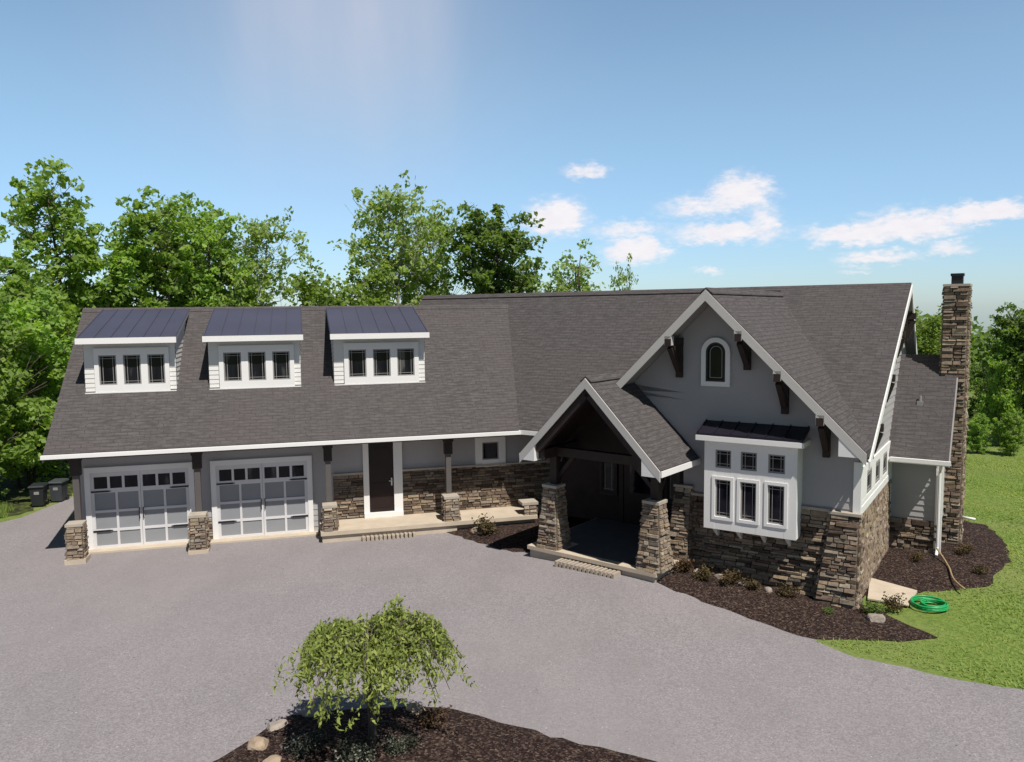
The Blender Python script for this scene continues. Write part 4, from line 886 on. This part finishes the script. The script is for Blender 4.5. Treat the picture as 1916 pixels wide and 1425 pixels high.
def shrub_mesh(name, r, h, n, leaf, mat, ncl=9):
    cc = np.stack([rng.normal(0, r * .45, ncl), rng.normal(0, r * .45, ncl), rng.uniform(.25, .8, ncl) * h], 1); ci = rng.integers(0, ncl, n)
    C = cc[ci] + rng.normal(0, 1, (n, 3)) * np.array([r * .28, r * .28, h * .2]); C[:, 2] = np.abs(C[:, 2])
    V, Fq = leaf_quads(C, leaf, 1.7); return mesh_from('foliage', V, Fq, rng.uniform(0, 1, n) * .6 + rng.uniform(0, .4, ncl)[ci], mat)
def shrub(me, x, y, sc, label, group, name='shrub', cat='shrub'):
    root = empty(name, (x, y, gz(x, y) + .05), rng.uniform(0, 6.28), sc); tag(root, label, cat, group)
    o = bpy.data.objects.new('foliage', me); COL.objects.link(o); o.parent = root
    mb = MB()
    for k in range(5):
        a = rng.uniform(0, 6.28); mb.tube([(0, 0, -.05), (math.cos(a) * .08, math.sin(a) * .08, .15), (math.cos(a) * .16, math.sin(a) * .16, .32)], [.012, .009, .004], 5)
    t = mb.build('stem', 'bark'); t.parent = root
sil = shrub_mesh('foliage', .5, .5, 900, .05, 'leaf_silver'); brz = shrub_mesh('foliage', .34, .42, 420, .055, 'leaf_bronze'); grn = shrub_mesh('foliage', .3, .35, 380, .05, 'leaf_dark')
GI = 'shrubs under the weeping tree'
shrub(sil, -3.0, 10.9, .5, 'dark shrub with pale leaves at the left foot of the weeping tree', GI)
shrub(sil, -2.35, 10.55, .55, 'dark shrub with pale leaves right below the weeping tree trunk', GI)
shrub(sil, -1.62, 10.85, .45, 'dark shrub with pale leaves at the right foot of the weeping tree', GI)
shrub(brz, -1.30, 11.5, .6, 'brown twiggy shrub at the right edge of the weeping crown', GI)
GF = 'small shrubs along the stone front'
for (s, t, me, sc, lb) in ((-3.75, -.55, brz, 1.0, 'bronze shrub nearest the entry porch, at the right porch slab'), (-3.2, -.75, brz, .9, 'bronze shrub below the left side of the bay window'), (-2.6, -.65, brz, 1.0, 'bronze shrub below the middle of the bay window'), (-2.05, -.6, brz, .75, 'bronze shrub below the right side of the bay window'),
                           (-1.35, -.55, brz, .8, 'bronze shrub between the bay window and the corner buttress'), (-.35, -.95, grn, .55, 'tiny green shrub in front of the corner buttress'), (.42, -.35, grn, 1.0, 'green shrub at the right foot of the corner buttress'), (.75, .05, brz, .9, 'bronze shrub on the mulch beside the concrete slab'),
                           (.8, 3.7, brz, .7, 'bronze shrub below the rear siding wall'), (1.75, 4.9, brz, .85, 'bronze shrub at the foot of the chimney'), (2.2, 3.4, brz, .6, 'bronze shrub alone in the middle of the right-hand mulch bed')):
    p = FB(s, t, 0); shrub(me, p.x, p.y, sc * .72, lb, GF)
p = (-.75, 22.0); shrub(brz, p[0], p[1], 1.0, 'brown shrub on the mulch below the long porch walk', None)
def tuft(x, y, sc, label, group):
    n = 260; C = rng.normal(0, .16, (n, 2)); V = []; Hh = rng.uniform(.15, .5, n)
    a = rng.uniform(0, 6.28, n); d = np.stack([np.cos(a), np.sin(a)], 1); b = np.stack([C[:, 0], C[:, 1], np.zeros(n)], 1)
    sd = np.stack([-d[:, 1], d[:, 0], np.zeros(n)], 1) * .012; tip = b + np.stack([d[:, 0] * Hh * .35, d[:, 1] * Hh * .35, Hh], 1)
    V = np.stack([b - sd, b + sd, tip], 1).reshape(-1, 3); o = bpy.data.objects.new('grass_clump', mesh_from('grass_clump', V, np.arange(n * 3).reshape(n, 3), rng.uniform(0, 1, n), 'grass_blade')); COL.objects.link(o)
    o.location = (x, y, gz(x, y)); o.scale = (sc,) * 3; tag(o, label, 'grass clump', group)
for i, (x, y, sc, lb) in enumerate(((-16.9, 25.5, .7, 'weedy grass clump left of the trash bins'), (-16.6, 24.7, .7, 'weedy grass clump on the verge in front of the bins'), (-17.6, 24.4, .8, 'weedy grass clump at the left edge of the photo'), (-15.2, 28.6, 1.1, 'tall weed clump behind the trash bins'))): tuft(x, y, sc, lb, 'weeds on the drive verge')

# lawn blades on the visible lawn
def lawn_grass():
    n = 240000
    r = 8 + 30 * rng.uniform(0, 1, n) ** 1.2; x = rng.uniform(5.5, 33, n); y = rng.uniform(9.0, 36, n)
    ok = np.ones(n, bool)
    d = (x - 5.82) * (12.66 - 14.82) - (y - 14.82) * (8.56 - 5.82); ok &= d < .35 * np.ones(n)        # far side of the drive edge
    ok &= x < y * .8 + 5
    def inside(poly):
        c = np.zeros(n, bool); j = len(poly) - 1
        for i in range(len(poly)):
            xi, yi = poly[i]; xj, yj = poly[j]
            c ^= ((yi > y) != (yj > y)) & (x < (xj - xi) * (y - yi) / (yj - yi + 1e-9) + xi); j = i
        return c
    hb = [FB(s, t, 0) for s, t in ((-8, -.3), (.1, -.3), (.1, 4.5), (1.8, 4.5), (1.8, 8.3), (-8, 8.3))]
    for P in (bedB, bedR, cs, drive, [(p.x, p.y) for p in hb]): ok &= ~inside(P)
    ok &= (y < 33) | (rng.uniform(size=n) < .3)
    x, y = x[ok], y[ok]; n = len(x)
    z = .16 * np.exp(-((x - 3.0) ** 2 + (y - 18.6) ** 2) / 8) - .10 * np.exp(-((x - 8.2) ** 2 + (y - 16) ** 2) / 8) - .015
    h = rng.uniform(.02, .055, n) * (1 + .6 * np.sin(x * 1.3) * np.sin(y * .9)); a = rng.uniform(0, 6.28, n); w = .006 + .0006 * y
    b = np.stack([x, y, z], 1); sd = np.stack([-np.sin(a), np.cos(a), 0 * a], 1) * w[:, None]; tip = b + np.stack([np.cos(a) * h * 1.6, np.sin(a) * h * 1.6, h], 1)
    V = np.stack([b - sd, b + sd, tip], 1).reshape(-1, 3)
    patch = .5 + .25 * np.sin(x * .8 + 1) * np.sin(y * .55) + .15 * np.sin(x * 2.3 + y * 1.7)
    o = bpy.data.objects.new('grass', mesh_from('grass', V, np.arange(n * 3).reshape(n, 3), np.clip(patch + rng.normal(0, .2, n), 0, 1), 'grass_blade')); COL.objects.link(o)
    o['kind'] = 'stuff'; o['label'] = 'short mown green grass of the lawn right of the house'
lawn_grass()

# ------------------------------------------------------------------ stones, bins, hose
def boulder(x, y, r, flat, mat, label, group, name='rock', sink=.3):
    import bmesh
    bm = bmesh.new(); bmesh.ops.create_icosphere(bm, subdivisions=3, radius=1)
    sx, sy = rng.uniform(.8, 1.25), rng.uniform(.75, 1.1); pl = [(Vector(rng.normal(size=3)).normalized(), rng.uniform(.55, .85)) for _ in range(9)]
    for v in bm.verts:
        for nn, dd in pl:
            k = v.co.dot(nn)
            if k > dd: v.co -= nn * (k - dd)
        v.co = Vector((v.co.x * r * sx, v.co.y * r * sy, v.co.z * r * flat)) + Vector(rng.normal(0, r * .012, 3))
    me = bpy.data.meshes.new(name); bm.to_mesh(me); bm.free(); me.uv_layers.new(name='UVMap'); me.materials.append(MATS[mat])
    uv = []
    for l in me.loops: c = me.vertices[l.vertex_index].co; uv += [c.x + c.z * .5, c.y + c.z * .7]
    me.uv_layers[0].data.foreach_set('uv', uv)
    o = bpy.data.objects.new(name, me); COL.objects.link(o); o.location = (x, y, gz(x, y) + r * flat * (1 - sink) * .8); o.rotation_euler = (0, 0, rng.uniform(0, 6)); tag(o, label, 'rock', group); return o
GK = 'rocks edging the mulch island'
boulder(-3.80, 11.0, .22, .6, 'boulder_tan', 'tan rock at the left end of the mulch island', GK)
boulder(-3.72, 11.62, .20, .45, 'boulder_grey', 'grey-brown flat rock on the island edge left of the weeping tree', GK)
boulder(-3.30, 12.02, .16, .6, 'boulder_grey', 'small grey rock behind the left side of the weeping tree', GK)
boulder(-1.60, 12.05, .20, .5, 'boulder_tan', 'pale rounded rock on the island edge right of the trunk', GK)
boulder(-3.45, 10.55, .17, .6, 'boulder_tan', 'orange-tan rock at the very bottom of the photo', GK)
GQ = 'fieldstones in the front bed'
for i, (s, t, r, lb) in enumerate(((-3.45, -.35, .13, 'fieldstone nearest the entry porch in the front bed'), (-2.9, -.42, .15, 'fieldstone below the left panes of the bay window'), (-2.35, -.5, .12, 'fieldstone below the middle panes of the bay window'), (-1.75, -.45, .13, 'fieldstone below the right panes of the bay window'), (.55, -.75, .20, 'largest fieldstone in the mulch right of the corner buttress'))):
    p = FB(s, t, 0); boulder(p.x, p.y, r, .7, 'boulder_grey', lb, GQ, 'fieldstone')
p = (-1.0, 22.15); boulder(p[0], p[1], .32, .5, 'boulder_tan', 'brown boulder below the long porch walk', None)

def bin_(x, y, rz, mat, label):
    root = empty('trash_bin', (x, y, 0), rz, .70); tag(root, label, 'trash bin', 'trash bins beside the drive')
    I = lambda u, v, z: Vector((u, v, z)); mb = MB()
    mb.hexa([I(-.24, -.28, .06), I(.24, -.28, .06), I(.24, .26, .06), I(-.24, .26, .06)], [I(-.31, -.36, .98), I(.31, -.36, .98), I(.31, .36, .98), I(-.31, .36, .98)])
    mb.box(I, (-.335, .335), (-.385, .385), (.93, .985)); o = mb.build('body', mat, None, bevel=.025); o.parent = root
    mb = MB(); mb.hexa([I(-.35, -.42, .988), I(.35, -.42, .988), I(.35, .40, .988), I(-.35, .40, .988)], [I(-.31, -.36, 1.05), I(.31, -.36, 1.05), I(.31, .36, 1.08), I(-.31, .36, 1.08)]); o = mb.build('lid', mat, None, bevel=.02); o.parent = root
    mb = MB(); mb.tube([I(-.26, .44, .95), I(.26, .44, .95)], .018, 8); mb.box(I, (-.27, -.22), (.36, .45), (.93, .97)); mb.box(I, (.22, .27), (.36, .45), (.93, .97)); o = mb.build('handle', mat); o.parent = root
    for s in (-1, 1):
        mb = MB(); mb.tube([I(s * .25, .27, .13), I(s * .31, .27, .13)], .13, 16); o = mb.build('wheel', 'black_metal'); o.parent = root
    mb = MB(); mb.box(I, (-.11, .11), (-.345, -.325), (.62, .76)); o = mb.build('sticker', 'grey_trim'); o.parent = root
bin_(-16.15, 26.2, .25, 'bin_plastic', 'black wheeled trash bin, nearer of the two bins beside the drive')
bin_(-15.85, 26.85, .1, 'bin_plastic_grey', 'grey wheeled trash bin, second one behind the black bin')

def hose():
    x, y = 9.03, 16.45; pts = []
    n = 190
    for i in range(n):
        t = i / n; a = t * 2 * math.pi * 7.3; R = .30 + .07 * math.sin(t * 23) + .03 * math.sin(a * .5); pts.append((x + R * math.cos(a), y + R * .9 * math.sin(a), gz(x, y) + .03 + .07 * (.5 + .5 * math.sin(t * 31)) + .05 * t))
    mb = MB(); mb.tube(pts, .02, 6); o = mb.build('garden_hose', 'hose_green', None, smooth=True); tag(o, 'bright green garden hose coiled on the lawn', 'hose')
    p0 = FB(1.19, 4.25, .3); p1 = Vector((10.15, 17.1, .03)); pts = [p0.lerp(p1, t) + Vector((.08 * math.sin(t * 6), 0, -.24 * math.sin(min(1, t * 1.6) * math.pi / 2) * (1 - t) - .02)) for t in np.linspace(0, 1, 14)]
    for q in pts: q.z = max(q.z, .09)
    mb = MB(); mb.tube(pts, .022, 6); o = mb.build('drain_line', 'hose_tan', None, smooth=True); tag(o, 'thin tan hose line running from the downspout over the mulch', 'hose')
hose()

def loose_gravel():
    n = 14000; y = 9.5 + 13.5 * rng.uniform(0, 1, n) ** 1.25; x = rng.uniform(-1, 1, n) * (y * .70 + 1)
    def inside(poly):
        c = np.zeros(n, bool); j = len(poly) - 1
        for i in range(len(poly)):
            xi, yi = poly[i]; xj, yj = poly[j]
            c ^= ((yi > y) != (yj > y)) & (x < (xj - xi) * (y - yi) / (yj - yi + 1e-9) + xi); j = i
        return c
    dx, dy = rng.normal(0, .06, (2, n)); x0, y0 = x.copy(), y.copy(); x, y = x + dx, y + dy
    ok = inside(drive); x, y = x0, y0
    for P in (bedB, island, bedM): ok &= ~inside(P)
    x, y = x[ok], y[ok]; n = len(x); r = rng.uniform(.006, .018, n) * rng.uniform(.6, 1.1, n)
    z = np.array([gz(a, b) for a, b in zip(x, y)])
    base = np.array([[1, 0, 0], [0, 1, 0], [-1, 0, 0], [0, -1, 0], [0, 0, .75], [0, 0, -.6]]); f = np.array([[0, 1, 4], [1, 2, 4], [2, 3, 4], [3, 0, 4]])
    V = (base[None] * r[:, None, None] * rng.uniform(.7, 1.3, (n, 6, 1)) + np.stack([x, y, z], 1)[:, None]).reshape(-1, 3)
    F = (f[None] + (np.arange(n) * 6)[:, None, None]).reshape(-1, 3)
    o = bpy.data.objects.new('loose_gravel', mesh_from('loose_gravel', V, F, np.repeat(rng.uniform(0, 1, n), 4), 'pebble')); COL.objects.link(o)
    o['kind'] = 'stuff'; o['label'] = 'loose grey gravel stones lying on the drive'
mp_, nt_, b_ = nodes_of('pebble'); at_ = nt_.nodes.new('ShaderNodeAttribute'); at_.attribute_name = 'rnd'; sc_ = nt_.nodes.new('ShaderNodeSeparateColor'); lk(nt_, at_.outputs['Color'], sc_.inputs[0])
lk(nt_, ramp(nt_, sc_.outputs[0], [(0.0, (0.11, 0.105, 0.105)), (0.6, (0.26, 0.25, 0.25)), (1.0, (0.37, 0.355, 0.355))]), b_.inputs['Base Color']); b_.inputs['Roughness'].default_value = .9; MATS['pebble'] = mp_
loose_gravel()
